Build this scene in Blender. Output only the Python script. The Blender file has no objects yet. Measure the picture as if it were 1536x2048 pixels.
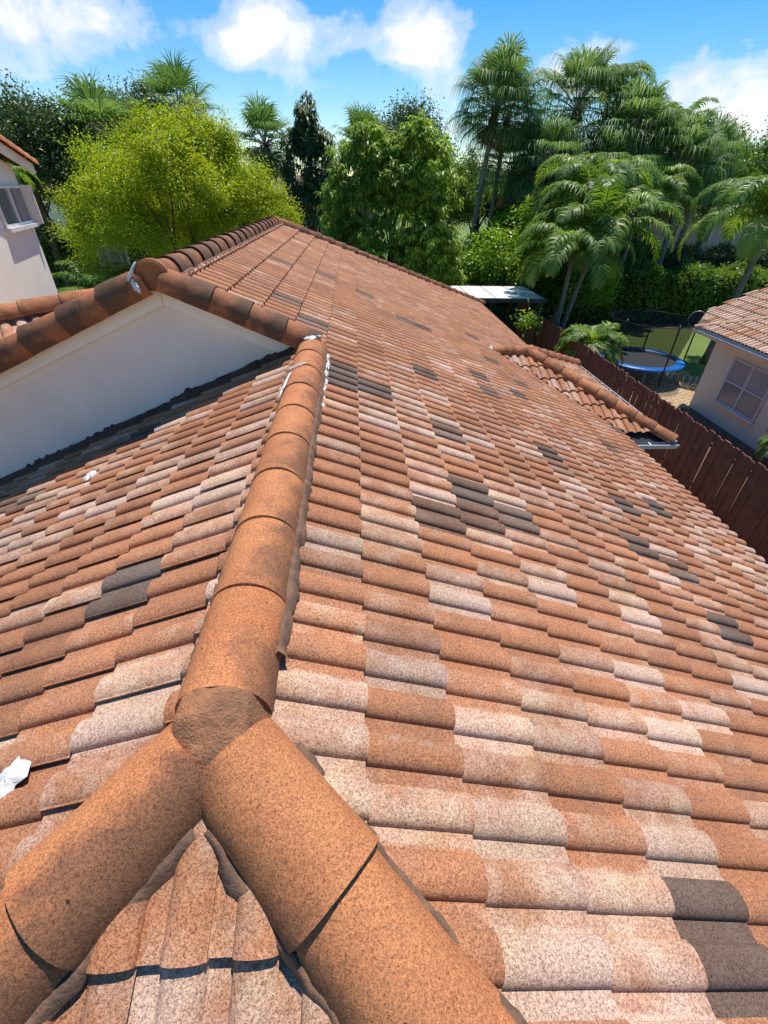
import bpy, bmesh, math, random
import numpy as np
from mathutils import Matrix, Vector

rad = math.radians
SC = bpy.context.scene
COL = SC.collection
Z = 5.15                      # height of the front ridge line above the ground
M = 0.438                     # roof pitch (rise over run)
TH = math.atan(M); CT, ST = math.cos(TH), math.sin(TH)

# ------------------------------------------------------------------ camera
def cam_axes(p, r, y):
    p, r, y = rad(p), rad(r), rad(y)
    fw = Vector((math.sin(y)*math.cos(p), math.cos(y)*math.cos(p), -math.sin(p)))
    ri = Vector((math.cos(y), -math.sin(y), 0)); up = ri.cross(fw)
    return math.cos(r)*ri+math.sin(r)*up, -math.sin(r)*ri+math.cos(r)*up, fw
CR, CU, CF = cam_axes(35.675, 1.29, 3.968)
CAM = Vector((0.4145, 0.0, Z+1.2525))
cd = bpy.data.cameras.new('camera'); co = bpy.data.objects.new('camera', cd); COL.objects.link(co)
co.matrix_world = Matrix(((CR.x, CU.x, -CF.x, CAM.x), (CR.y, CU.y, -CF.y, CAM.y), (CR.z, CU.z, -CF.z, CAM.z), (0, 0, 0, 1)))
cd.sensor_fit = 'VERTICAL'; cd.sensor_height = 36; cd.lens = 903.6/2048*36
cd.clip_start = 0.02; cd.clip_end = 2000
SC.camera = co

# ------------------------------------------------------------------ sky and sun
SUN = Vector((0.14, 0.35, 0.93)).normalized()
EL = math.asin(SUN.z); AZ = math.atan2(SUN.x, SUN.y)
W = bpy.data.worlds.new('World'); SC.world = W; W.use_nodes = True
nt = W.node_tree; nt.nodes.clear()
def N(nt, t, **k):
    n = nt.nodes.new(t)
    for a, b in k.items():
        if a == 'inp':
            for i, v in b.items(): n.inputs[i].default_value = v
        else: setattr(n, a, b)
    return n
def math_node(nt, op, a, b=None, c=None, clamp=False):
    n = N(nt, 'ShaderNodeMath', operation=op, use_clamp=clamp)
    for i, v in enumerate((a, b, c)):
        if v is None: continue
        if hasattr(v, 'is_linked') or hasattr(v, 'links'): nt.links.new(v, n.inputs[i])
        else: n.inputs[i].default_value = v
    return n.outputs[0]
def ramp(nt, fac, stops, interp='LINEAR'):
    n = N(nt, 'ShaderNodeValToRGB'); n.color_ramp.interpolation = interp
    e = n.color_ramp.elements
    while len(e) < len(stops): e.new(0.5)
    for el, (p, c) in zip(e, stops):
        el.position = p; el.color = c if len(c) == 4 else (*c, 1)
    nt.links.new(fac, n.inputs[0]); return n.outputs[0]
def mixc(nt, fac, a, b, mode='MIX'):
    n = N(nt, 'ShaderNodeMix', data_type='RGBA', blend_type=mode)
    for sock, v in ((n.inputs[0], fac), (n.inputs[6], a), (n.inputs[7], b)):
        if hasattr(v, 'links'): nt.links.new(v, sock)
        else: sock.default_value = v if not isinstance(v, tuple) or len(v) == 4 else (*v, 1)
    return n.outputs[2]
def noise(nt, vec, scale, detail=4, rough=0.55, dist=0.0):
    n = N(nt, 'ShaderNodeTexNoise', inp={'Scale': scale, 'Detail': detail, 'Roughness': rough, 'Distortion': dist})
    if vec is not None: nt.links.new(vec, n.inputs['Vector'])
    return n.outputs['Fac']
def px_dir(x, y):
    return (CF + CR*((x-768)/903.6) + CU*((1024-y)/903.6)).normalized()

sky = N(nt, 'ShaderNodeTexSky', sky_type='NISHITA', sun_disc=False, sun_elevation=EL, sun_rotation=AZ,
        air_density=1.0, dust_density=0.0, ozone_density=1.6, altitude=0)
tc = N(nt, 'ShaderNodeTexCoord'); d = tc.outputs['Generated']
sep = N(nt, 'ShaderNodeSeparateXYZ'); nt.links.new(d, sep.inputs[0])
# clouds: broken cumulus everywhere, thicker banks in a few directions
den = math_node(nt, 'ADD', math_node(nt, 'ABSOLUTE', sep.outputs[2]), 0.16)
cx_ = N(nt, 'ShaderNodeCombineXYZ')
nt.links.new(math_node(nt, 'DIVIDE', sep.outputs[0], den), cx_.inputs[0])
nt.links.new(math_node(nt, 'DIVIDE', sep.outputs[1], den), cx_.inputs[1])
n1 = noise(nt, cx_.outputs[0], 1.35, 8, 0.58, 0.25)
n2 = noise(nt, d, 9.0, 7, 0.62, 0.3)
dens = math_node(nt, 'MULTIPLY_ADD', math_node(nt, 'ADD', math_node(nt, 'MULTIPLY', n1, 0.45), math_node(nt, 'MULTIPLY', n2, 0.55)), 1.7, -0.85)
banks = None
# (direction, half width, weight)
for (bx, by, wx, wy, wt) in ((110, 15, .20, .055, .27), (20, 90, .15, .05, .20), (490, 35, .09, .065, .22), (580, 105, .09, .06, .20),
                          (860, 50, .09, .055, .38), (700, 80, .035, .03, .16), (850, 130, .05, .05, .18), (1110, 145, .05, .03, .36),
                          (1370, 155, .04, .04, .40), (1490, 185, .085, .055, .48), (880, 235, .045, .035, .18), (1240, 92, .045, .013, .22), (1215, 150, .04, .04, .28)):
    c = px_dir(bx, by)
    right = Vector((c.y, -c.x, 0)).normalized(); up = right.cross(c)
    def dotn(v):
        n = N(nt, 'ShaderNodeVectorMath', operation='DOT_PRODUCT'); nt.links.new(d, n.inputs[0]); n.inputs[1].default_value = v; return n.outputs['Value']
    a = math_node(nt, 'MULTIPLY', dotn(right), 1/wx); b = math_node(nt, 'MULTIPLY', math_node(nt, 'SUBTRACT', dotn(up), 0.0), 1/wy)
    r2 = math_node(nt, 'ADD', math_node(nt, 'MULTIPLY', a, a), math_node(nt, 'MULTIPLY', b, b))
    front = math_node(nt, 'GREATER_THAN', dotn(c), 0.2)
    g = math_node(nt, 'MULTIPLY', math_node(nt, 'EXPONENT', math_node(nt, 'MULTIPLY', r2, -1.0)), math_node(nt, 'MULTIPLY', front, wt))
    banks = g if banks is None else math_node(nt, 'ADD', banks, g)
dens = math_node(nt, 'ADD', dens, banks)
cl = ramp(nt, dens, [(0.17, (0, 0, 0)), (0.31, (0.42, 0.42, 0.42)), (0.54, (1, 1, 1))], 'EASE')
cshade = ramp(nt, n2, [(0.3, (4.1, 4.35, 4.7)), (0.68, (5.3, 5.35, 5.4))])
hs = N(nt, 'ShaderNodeHueSaturation', inp={'Saturation': 1.5, 'Value': 0.71}); nt.links.new(sky.outputs[0], hs.inputs['Color'])
skyc = mixc(nt, cl, hs.outputs[0], cshade)
bg = N(nt, 'ShaderNodeBackground', inp={'Strength': 0.15}); nt.links.new(skyc, bg.inputs[0])
wo = N(nt, 'ShaderNodeOutputWorld'); nt.links.new(bg.outputs[0], wo.inputs[0])

sl = bpy.data.lights.new('sun', 'SUN'); so = bpy.data.objects.new('sun', sl); COL.objects.link(so)
sl.energy = 4.2; sl.angle = rad(0.55); sl.color = (1.0, 0.94, 0.85)
so.rotation_euler = SUN.to_track_quat('Z', 'Y').to_euler(); so.location = (0, 0, 40)

vs = SC.view_settings; vs.view_transform = 'Standard'; vs.look = 'None'; vs.exposure = 0.43; vs.gamma = 1.0; vs.use_curve_mapping = False
cy = SC.cycles
cy.max_bounces = 6; cy.diffuse_bounces = 3; cy.glossy_bounces = 2; cy.transmission_bounces = 4; cy.transparent_max_bounces = 12
cy.use_denoising = True; cy.caustics_reflective = False; cy.caustics_refractive = False

# ------------------------------------------------------------------ materials
def mat(name):
    m = bpy.data.materials.new(name); m.use_nodes = True; t = m.node_tree; t.nodes.clear()
    out = N(t, 'ShaderNodeOutputMaterial'); p = N(t, 'ShaderNodeBsdfPrincipled'); t.links.new(p.outputs[0], out.inputs[0])
    return m, t, p, out
def setc(t, p, sock, v):
    if hasattr(v, 'links'): t.links.new(v, p.inputs[sock])
    else: p.inputs[sock].default_value = v if not isinstance(v, tuple) or len(v) == 4 else (*v, 1)
def bump(t, p, h, strength, dist):
    b = N(t, 'ShaderNodeBump', inp={'Strength': strength, 'Distance': dist}); t.links.new(h, b.inputs['Height']); t.links.new(b.outputs[0], p.inputs['Normal'])
def geo(t): return N(t, 'ShaderNodeNewGeometry').outputs['Position']
def simple(name, ca, cb, scale=6, rough=0.75, bs=0.0, bscale=60, bd=0.004, metal=0, spec=0.4, obj=False):
    m, t, p, o = mat(name)
    v = N(t, 'ShaderNodeTexCoord').outputs['Object'] if obj else geo(t)
    f = noise(t, v, scale, 5, 0.6)
    f = ramp(t, f, [(0.32, (0, 0, 0)), (0.68, (1, 1, 1))])
    setc(t, p, 'Base Color', mixc(t, f, ca, cb)); p.inputs['Roughness'].default_value = rough; p.inputs['Metallic'].default_value = metal
    p.inputs['Specular IOR Level'].default_value = spec
    if bs: bump(t, p, noise(t, v, bscale, 4, 0.6), bs, bd)
    return m

def tile_material(name, field):
    m, t, p, o = mat(name)
    pos = geo(t)
    sn = N(t, 'ShaderNodeAttribute', attribute_name='tcol') if field else N(t, 'ShaderNodeObjectInfo')
    src = sn.outputs['Color']; alpha = sn.outputs['Alpha']
    s = N(t, 'ShaderNodeSeparateColor'); t.links.new(src, s.inputs[0])
    bias, val, dark = s.outputs
    bias = math_node(t, 'MULTIPLY_ADD', bias, 4.0, -2.0); alpha = math_node(t, 'MULTIPLY_ADD', alpha, 4.0, -1.0)
    roll2 = N(t, 'ShaderNodeAttribute', attribute_name='roll').outputs['Fac']
    bias = math_node(t, 'ADD', bias, math_node(t, 'MULTIPLY', roll2, math_node(t, 'SUBTRACT', alpha, 1.0)))
    nb = noise(t, pos, 6.5, 6, 0.66)
    # pale slurry sprayed over terracotta bodies: soft edged patches, different on every tile
    f = math_node(t, 'ADD', bias, math_node(t, 'MULTIPLY', math_node(t, 'SUBTRACT', nb, 0.5), 3.0))
    f = ramp(t, math_node(t, 'MULTIPLY_ADD', f, 0.5, 0.25), [(0.16, (0, 0, 0)), (0.92, (1, 1, 1))], 'EASE')
    pale = mixc(t, ramp(t, noise(t, pos, 3.1, 2), [(0.4, (0, 0, 0)), (0.62, (1, 1, 1))]), (0.61, 0.415, 0.325), (0.61, 0.425, 0.295))
    terra = mixc(t, ramp(t, noise(t, pos, 7.3, 3), [(0.35, (0, 0, 0)), (0.65, (1, 1, 1))]), (0.465, 0.200, 0.097), (0.395, 0.182, 0.100))
    body = mixc(t, f, terra, pale)
    body = mixc(t, 1.0, body, N(t, 'ShaderNodeCombineColor').outputs[0], 'MULTIPLY')
    comb = [n for n in t.nodes if n.bl_idname == 'ShaderNodeCombineColor'][-1]
    for i in range(3): t.links.new(val, comb.inputs[i])
    body = mixc(t, dark, body, (0.105, 0.08, 0.067))
    # sand-grain speckle
    g = noise(t, pos, 310, 2, 0.6); g2 = noise(t, pos, 130, 3, 0.65)
    gm = math_node(t, 'ADD', math_node(t, 'MULTIPLY', g, 0.5), math_node(t, 'MULTIPLY', g2, 0.5))
    sp = ramp(t, gm, [(0.38, (0.40, 0.32, 0.27)), (0.5, (1, 1, 1)), (0.62, (1.5, 1.52, 1.5))])
    body = mixc(t, 1.0, body, sp, 'MULTIPLY')
    grime = ramp(t, noise(t, pos, 1.7, 6, 0.68), [(0.36, (0.72, 0.68, 0.65)), (0.6, (1, 1, 1))])
    body = mixc(t, 0.7, body, grime, 'MULTIPLY')
    setc(t, p, 'Base Color', body); p.inputs['Roughness'].default_value = 0.82; p.inputs['Specular IOR Level'].default_value = 0.3
    bump(t, p, gm, 0.8, 0.004)
    return m
def cap_material(name, ca, cb, cdirt, dirt):
    m, t, p, o = mat(name)
    pos = geo(t)
    al = N(t, 'ShaderNodeAttribute', attribute_name='along').outputs['Fac']
    ar = N(t, 'ShaderNodeAttribute', attribute_name='arc').outputs['Fac']
    oi = N(t, 'ShaderNodeObjectInfo')
    s = N(t, 'ShaderNodeSeparateColor'); t.links.new(oi.outputs['Color'], s.inputs[0])
    body = mixc(t, ramp(t, noise(t, pos, 4.5, 4, 0.6), [(0.35, (0, 0, 0)), (0.65, (1, 1, 1))]), ca, cb)
    body = mixc(t, math_node(t, 'MULTIPLY', oi.outputs['Random'], 0.35), body, (0.25, 0.11, 0.055))
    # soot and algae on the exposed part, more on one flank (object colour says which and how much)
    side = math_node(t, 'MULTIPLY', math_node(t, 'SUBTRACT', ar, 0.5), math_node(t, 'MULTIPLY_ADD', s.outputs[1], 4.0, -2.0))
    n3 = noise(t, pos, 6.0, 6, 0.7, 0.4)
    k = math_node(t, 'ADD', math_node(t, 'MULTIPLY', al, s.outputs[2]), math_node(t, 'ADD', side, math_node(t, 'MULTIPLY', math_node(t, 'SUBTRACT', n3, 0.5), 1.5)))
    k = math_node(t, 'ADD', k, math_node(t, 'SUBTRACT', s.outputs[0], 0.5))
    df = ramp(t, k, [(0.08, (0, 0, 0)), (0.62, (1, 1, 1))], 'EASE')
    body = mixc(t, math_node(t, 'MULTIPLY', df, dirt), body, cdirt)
    g = noise(t, pos, 330, 2, 0.6); g2 = noise(t, pos, 145, 3, 0.65)
    gm = math_node(t, 'ADD', math_node(t, 'MULTIPLY', g, 0.5), math_node(t, 'MULTIPLY', g2, 0.5))
    sp = ramp(t, gm, [(0.37, (0.42, 0.35, 0.31)), (0.5, (1, 1, 1)), (0.63, (1.55, 1.5, 1.4))])
    body = mixc(t, 1.0, body, sp, 'MULTIPLY')
    vo = N(t, 'ShaderNodeTexVoronoi', inp={'Scale': 11.0}); t.links.new(pos, vo.inputs['Vector'])
    pit = ramp(t, vo.outputs['Distance'], [(0.035, (0.16, 0.12, 0.1)), (0.06, (1, 1, 1))])
    body = mixc(t, 1.0, body, pit, 'MULTIPLY')
    rough_ = noise(t, pos, 30, 4, 0.7)
    setc(t, p, 'Base Color', body); p.inputs['Roughness'].default_value = 0.8; p.inputs['Specular IOR Level'].default_value = 0.3
    bump(t, p, math_node(t, 'ADD', gm, math_node(t, 'MULTIPLY', rough_, 1.2)), 0.6, 0.003)
    return m
def leaf_material(name, ca, cb, transl=0.4, rough=0.42, tint=(1.25, 1.2, 0.5)):
    m, t, p, o = mat(name)
    a = N(t, 'ShaderNodeAttribute', attribute_name='tint').outputs['Fac']
    c = mixc(t, a, ca, cb)
    setc(t, p, 'Base Color', c); p.inputs['Roughness'].default_value = rough; p.inputs['Specular IOR Level'].default_value = 0.45
    tr = N(t, 'ShaderNodeBsdfTranslucent')
    t.links.new(mixc(t, 1.0, c, tint, 'MULTIPLY'), tr.inputs[0])
    mx = N(t, 'ShaderNodeMixShader', inp={0: transl}); t.links.new(p.outputs[0], mx.inputs[1]); t.links.new(tr.outputs[0], mx.inputs[2]); t.links.new(mx.outputs[0], o.inputs[0])
    return m

MT = {}
MT['tile'] = tile_material('speckled_concrete_tile', False)
MT['tile_field'] = tile_material('speckled_concrete_tile_field', True)
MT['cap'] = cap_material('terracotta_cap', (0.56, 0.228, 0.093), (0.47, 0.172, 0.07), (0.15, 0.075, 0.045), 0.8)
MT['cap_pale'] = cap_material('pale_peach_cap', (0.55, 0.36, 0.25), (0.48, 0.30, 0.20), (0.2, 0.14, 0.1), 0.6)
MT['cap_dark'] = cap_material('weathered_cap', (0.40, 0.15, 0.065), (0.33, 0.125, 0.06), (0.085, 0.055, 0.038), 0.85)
MT['mortar'] = simple('brown_mortar', (0.25, 0.135, 0.08), (0.10, 0.062, 0.045), 14, 0.85, 0.9, 90, 0.006)
MT['deck'] = simple('roof_underlayment', (0.03, 0.025, 0.022), (0.05, 0.04, 0.035), 5, 0.95)
MT['stucco'] = simple('white_stucco', (0.84, 0.795, 0.775), (0.77, 0.725, 0.705), 2.2, 0.9, 0.6, 16, 0.010)
MT['board'] = simple('painted_board', (0.93, 0.92, 0.91), (0.88, 0.865, 0.85), 5, 0.7, 0.25, 30, 0.003)
MT['mastic'] = simple('dark_mastic', (0.085, 0.045, 0.032), (0.04, 0.025, 0.02), 9, 0.6, 0.8, 40, 0.008)
MT['sealant'] = simple('white_sealant', (0.74, 0.74, 0.72), (0.48, 0.48, 0.46), 30, 0.55, 0.8, 70, 0.004)
MT['white_metal'] = simple('white_gutter_paint', (0.76, 0.75, 0.73), (0.68, 0.66, 0.64), 4, 0.45)
MT['gutter_in'] = simple('dark_gutter_inside', (0.10, 0.095, 0.09), (0.05, 0.045, 0.04), 8, 0.8)
MT['steel'] = simple('galvanised_steel', (0.45, 0.45, 0.45), (0.36, 0.36, 0.36), 8, 0.4, metal=0.7)
MT['beige'] = simple('beige_stucco', (0.92, 0.845, 0.67), (0.85, 0.775, 0.60), 1.6, 0.9, 0.3, 40, 0.005)
MT['grey_wall'] = simple('pale_grey_stucco', (0.86, 0.81, 0.70), (0.78, 0.73, 0.62), 1.2, 0.9, 0.3, 30, 0.006)
MT['cream'] = simple('cream_wall', (0.40, 0.37, 0.31), (0.34, 0.31, 0.26), 1, 0.9)
MT['far_roof'] = simple('far_brown_roof', (0.20, 0.14, 0.105), (0.14, 0.10, 0.08), 3, 0.9)
MT['fence'] = simple('stained_fence', (0.37, 0.125, 0.072), (0.22, 0.076, 0.047), 3.5, 0.7, 0.35, 22, 0.004)
MT['bark'] = simple('bark', (0.17, 0.125, 0.09), (0.085, 0.06, 0.045), 7, 0.95, 0.9, 22, 0.02)
MT['palm_bark'] = simple('grey_palm_bark', (0.30, 0.27, 0.23), (0.19, 0.165, 0.14), 5, 0.95, 0.7, 16, 0.015)
MT['boot'] = simple('palm_boots', (0.11, 0.07, 0.045), (0.05, 0.033, 0.024), 8, 0.95, 0.8, 20, 0.02)
MT['black_plastic'] = simple('black_plastic', (0.02, 0.02, 0.022), (0.03, 0.03, 0.032), 8, 0.5)
MT['mat'] = simple('trampoline_mat', (0.035, 0.04, 0.05), (0.05, 0.055, 0.065), 5, 0.55)
MT['blue_pad'] = simple('blue_vinyl', (0.012, 0.20, 0.72), (0.015, 0.24, 0.80), 3, 0.4)
MT['panel'] = simple('white_roof_panel', (0.82, 0.83, 0.83), (0.76, 0.77, 0.78), 1.5, 0.35)
MT['dark_metal'] = simple('dark_bronze_metal', (0.05, 0.045, 0.042), (0.035, 0.032, 0.03), 3, 0.5)
MT['shade_core'] = simple('inner_shade_filler', (0.018, 0.028, 0.010), (0.010, 0.016, 0.007), 4, 1.0)  # near-black green: shade inside the hedges put into the colour
MT['red_paint'] = simple('red_rim_paint', (0.35, 0.05, 0.03), (0.30, 0.04, 0.03), 6, 0.5)
MT['blind'] = simple('window_blind', (0.45, 0.45, 0.44), (0.38, 0.38, 0.375), 2, 0.7)
MT['paver'] = simple('buff_paver', (0.56, 0.43, 0.26), (0.50, 0.33, 0.19), 2.6, 0.9, 0.4, 60, 0.004)
MT['paver_joint'] = simple('paver_joint_sand', (0.22, 0.16, 0.10), (0.16, 0.11, 0.07), 20, 0.95)
def leaf_set():
    MT['leaf_yellow'] = leaf_material('yellow_green_leaf', (0.265, 0.36, 0.014), (0.57, 0.625, 0.048), 0.55, tint=(1.2, 1.15, 0.4))
    MT['leaf_mango'] = leaf_material('mango_leaf', (0.15, 0.265, 0.04), (0.42, 0.56, 0.11), 0.48)
    MT['leaf_dark'] = leaf_material('dark_leaf', (0.05, 0.10, 0.038), (0.13, 0.195, 0.072), 0.35)
    MT['leaf_mid'] = leaf_material('mid_leaf', (0.085, 0.18, 0.028), (0.24, 0.36, 0.07), 0.45)
    MT['leaf_bright'] = leaf_material('bright_leaf', (0.14, 0.29, 0.02), (0.38, 0.54, 0.065), 0.5)
    MT['palm_dark'] = leaf_material('fan_palm_leaf', (0.08, 0.175, 0.05), (0.23, 0.36, 0.115), 0.45, 0.55, tint=(1.15, 1.15, .6))
    MT['palm_green'] = leaf_material('feather_palm_leaf', (0.11, 0.22, 0.035), (0.32, 0.45, 0.10), 0.48, 0.45)
leaf_set()
def glass_mat():
    m, t, p, o = mat('window_glass')
    setc(t, p, 'Base Color', (0.16, 0.18, 0.185)); p.inputs['Roughness'].default_value = 0.08; p.inputs['Specular IOR Level'].default_value = 0.6
    return m
MT['glass'] = glass_mat()
def screen_glass():
    m, t, p, o = mat('screened_window')
    setc(t, p, 'Base Color', (0.30, 0.305, 0.30)); p.inputs['Roughness'].default_value = 0.18
    return m
MT['screen'] = screen_glass()
def net_mat():
    m, t, p, o = mat('safety_net')
    setc(t, p, 'Base Color', (0.012, 0.014, 0.012)); p.inputs['Roughness'].default_value = 0.8
    tr = N(t, 'ShaderNodeBsdfTransparent'); mx = N(t, 'ShaderNodeMixShader', inp={0: 0.50})
    t.links.new(tr.outputs[0], mx.inputs[1]); t.links.new(p.outputs[0], mx.inputs[2]); t.links.new(mx.outputs[0], o.inputs[0])
    return m
MT['net'] = net_mat()
def acrylic():
    m, t, p, o = mat('clear_backboard')
    setc(t, p, 'Base Color', (0.35, 0.37, 0.37)); p.inputs['Roughness'].default_value = 0.15
    tr = N(t, 'ShaderNodeBsdfTransparent'); mx = N(t, 'ShaderNodeMixShader', inp={0: 0.45})
    t.links.new(tr.outputs[0], mx.inputs[1]); t.links.new(p.outputs[0], mx.inputs[2]); t.links.new(mx.outputs[0], o.inputs[0])
    return m
MT['acrylic'] = acrylic()
def lawn_mat():
    m, t, p, o = mat('lawn')
    v = geo(t)
    c = mixc(t, ramp(t, noise(t, v, 0.35, 5, 0.6), [(0.38, (0, 0, 0)), (0.62, (1, 1, 1))]), (0.15, 0.23, 0.04), (0.22, 0.27, 0.065))
    c = mixc(t, ramp(t, noise(t, v, 25, 3, 0.7), [(0.35, (0, 0, 0)), (0.7, (1, 1, 1))]), c, (0.085, 0.15, 0.02))
    setc(t, p, 'Base Color', c); p.inputs['Roughness'].default_value = 0.95; bump(t, p, noise(t, v, 60, 3), 1.0, 0.03)
    return m
MT['lawn'] = lawn_mat()
MT['dirt'] = simple('leaf_litter', (0.17, 0.12, 0.075), (0.09, 0.06, 0.04), 9, 0.95, 0.8, 60, 0.01)
MT['asphalt'] = simple('street_asphalt', (0.20, 0.20, 0.20), (0.16, 0.16, 0.16), 3, 0.9)
MT['concrete'] = simple('pale_concrete', (0.48, 0.46, 0.43), (0.40, 0.38, 0.35), 2, 0.9)
MT['brick_paver'] = simple('red_brown_paver', (0.26, 0.14, 0.085), (0.17, 0.095, 0.06), 6, 0.9, 0.5, 30, 0.01)

# ------------------------------------------------------------------ helpers
def link(name, me, m=None, parent=None, mw=None):
    o = bpy.data.objects.new(name, me); COL.objects.link(o)
    if m is not None and len(me.materials) == 0: me.materials.append(MT[m] if isinstance(m, str) else m)
    if parent is not None:
        o.parent = parent
        o.matrix_parent_inverse = PINV.get(parent.name, Matrix.Identity(4))
    if mw is not None: o.matrix_basis = mw
    return o
PINV = {}
def thing(name, label, cat, loc=(0, 0, 0), rz=0.0, group=None, world=True):
    o = bpy.data.objects.new(name, None); COL.objects.link(o)
    o.empty_display_size = 0.2
    o.location = loc; o.rotation_euler = (0, 0, rz)
    o['label'] = label; o['category'] = cat
    if group: o['group'] = group
    PINV[o.name] = (Matrix.Translation(loc) @ Matrix.Rotation(rz, 4, 'Z')).inverted() if world else Matrix.Identity(4)
    return o
def tag(o, label=None, cat=None, group=None, kind=None):
    if label: o['label'] = label
    if cat: o['category'] = cat
    if group: o['group'] = group
    if kind: o['kind'] = kind
    return o
def copy_tree(o, parent=None):
    c = o.copy(); COL.objects.link(c)
    if parent is not None: c.parent = parent
    for ch in list(o.children): copy_tree(ch, c)
    return c
def quads_mesh(name, V, F, tint=None, smooth=False, attrs=None):
    """V (n,3), F (k,4) int array (or tris (k,3))"""
    V = np.asarray(V, np.float32); F = np.asarray(F, np.int32)
    me = bpy.data.meshes.new(name); k = F.shape[1]
    me.vertices.add(len(V)); me.vertices.foreach_set('co', V.ravel())
    me.loops.add(F.size); me.loops.foreach_set('vertex_index', F.ravel())
    me.polygons.add(len(F)); me.polygons.foreach_set('loop_start', np.arange(0, F.size, k, dtype=np.int32))
    me.polygons.foreach_set('loop_total', np.full(len(F), k, np.int32))
    if smooth: me.polygons.foreach_set('use_smooth', np.ones(len(F), bool))
    me.update(calc_edges=True)
    if tint is not None:
        a = me.attributes.new('tint', 'FLOAT', 'FACE'); a.data.foreach_set('value', np.asarray(tint, np.float32))
    for an, av in (attrs or {}).items():
        av = np.asarray(av, np.float32)
        if av.ndim == 2:
            a = me.attributes.new(an, 'FLOAT_COLOR', 'POINT'); a.data.foreach_set('color', av.ravel())
        else:
            a = me.attributes.new(an, 'FLOAT', 'POINT'); a.data.foreach_set('value', av)
    return me
class MB:
    """collects boxes, bars, tubes and polygons of ONE part"""
    def __init__(s): s.v = []; s.f = []
    def poly(s, pts):
        b = len(s.v); s.v += [tuple(p) for p in pts]; s.f.append(tuple(range(b, b+len(pts)))); return s
    def box(s, x0, y0, z0, x1, y1, z1):
        b = len(s.v)
        s.v += [(x0, y0, z0), (x1, y0, z0), (x1, y1, z0), (x0, y1, z0), (x0, y0, z1), (x1, y0, z1), (x1, y1, z1), (x0, y1, z1)]
        s.f += [tuple(b+i for i in q) for q in ((0, 3, 2, 1), (4, 5, 6, 7), (0, 1, 5, 4), (1, 2, 6, 5), (2, 3, 7, 6), (3, 0, 4, 7))]; return s
    def obox(s, c, ax, ay, az):
        c, ax, ay, az = map(Vector, (c, ax, ay, az)); b = len(s.v)
        for k in (-1, 1):
            for i, j in ((-1, -1), (1, -1), (1, 1), (-1, 1)): s.v.append(tuple(c+ax*i+ay*j+az*k))
        s.f += [tuple(b+i for i in q) for q in ((0, 3, 2, 1), (4, 5, 6, 7), (0, 1, 5, 4), (1, 2, 6, 5), (2, 3, 7, 6), (3, 0, 4, 7))]; return s
    def tube(s, pts, r, n=8, cap=True):
        pts = [Vector(p) for p in pts]; rs = r if isinstance(r, (list, tuple)) else [r]*len(pts); base = len(s.v)
        for i, p in enumerate(pts):
            dd = (pts[min(i+1, len(pts)-1)]-pts[max(i-1, 0)]).normalized()
            a = dd.orthogonal().normalized() if abs(dd.z) < 0.9 else Vector((1, 0, 0)).cross(dd).normalized()
            if abs(dd.z) < 0.9: a = dd.cross(Vector((0, 0, 1))).normalized()
            b = dd.cross(a)
            for k in range(n):
                t = 2*math.pi*k/n; s.v.append(tuple(p+(a*math.cos(t)+b*math.sin(t))*rs[i]))
        for i in range(len(pts)-1):
            for k in range(n):
                s.f.append((base+i*n+k, base+i*n+(k+1) % n, base+(i+1)*n+(k+1) % n, base+(i+1)*n+k))
        if cap:
            s.f.append(tuple(base+k for k in range(n))[::-1]); e = base+(len(pts)-1)*n; s.f.append(tuple(e+k for k in range(n)))
        return s
    def mesh(s, name, smooth=False):
        me = bpy.data.meshes.new(name); me.from_pydata(s.v, [], s.f); me.update()
        if smooth: me.polygons.foreach_set('use_smooth', np.ones(len(me.polygons), bool))
        return me
    def build(s, name, m, parent=None, smooth=False, mw=None):
        return link(name, s.mesh(name, smooth), m, parent, mw)
def frame(P, a, dd, n):
    return Matrix(((a.x, dd.x, n.x, P.x), (a.y, dd.y, n.y, P.y), (a.z, dd.z, n.z, P.z), (0, 0, 0, 1)))
RS = random.Random(7)
def to_px(P):
    q = Vector(P)-CAM; w = q.dot(CF)
    if w < 0.03: return None
    return 768+903.6*q.dot(CR)/w, 1024-903.6*q.dot(CU)/w, w

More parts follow.
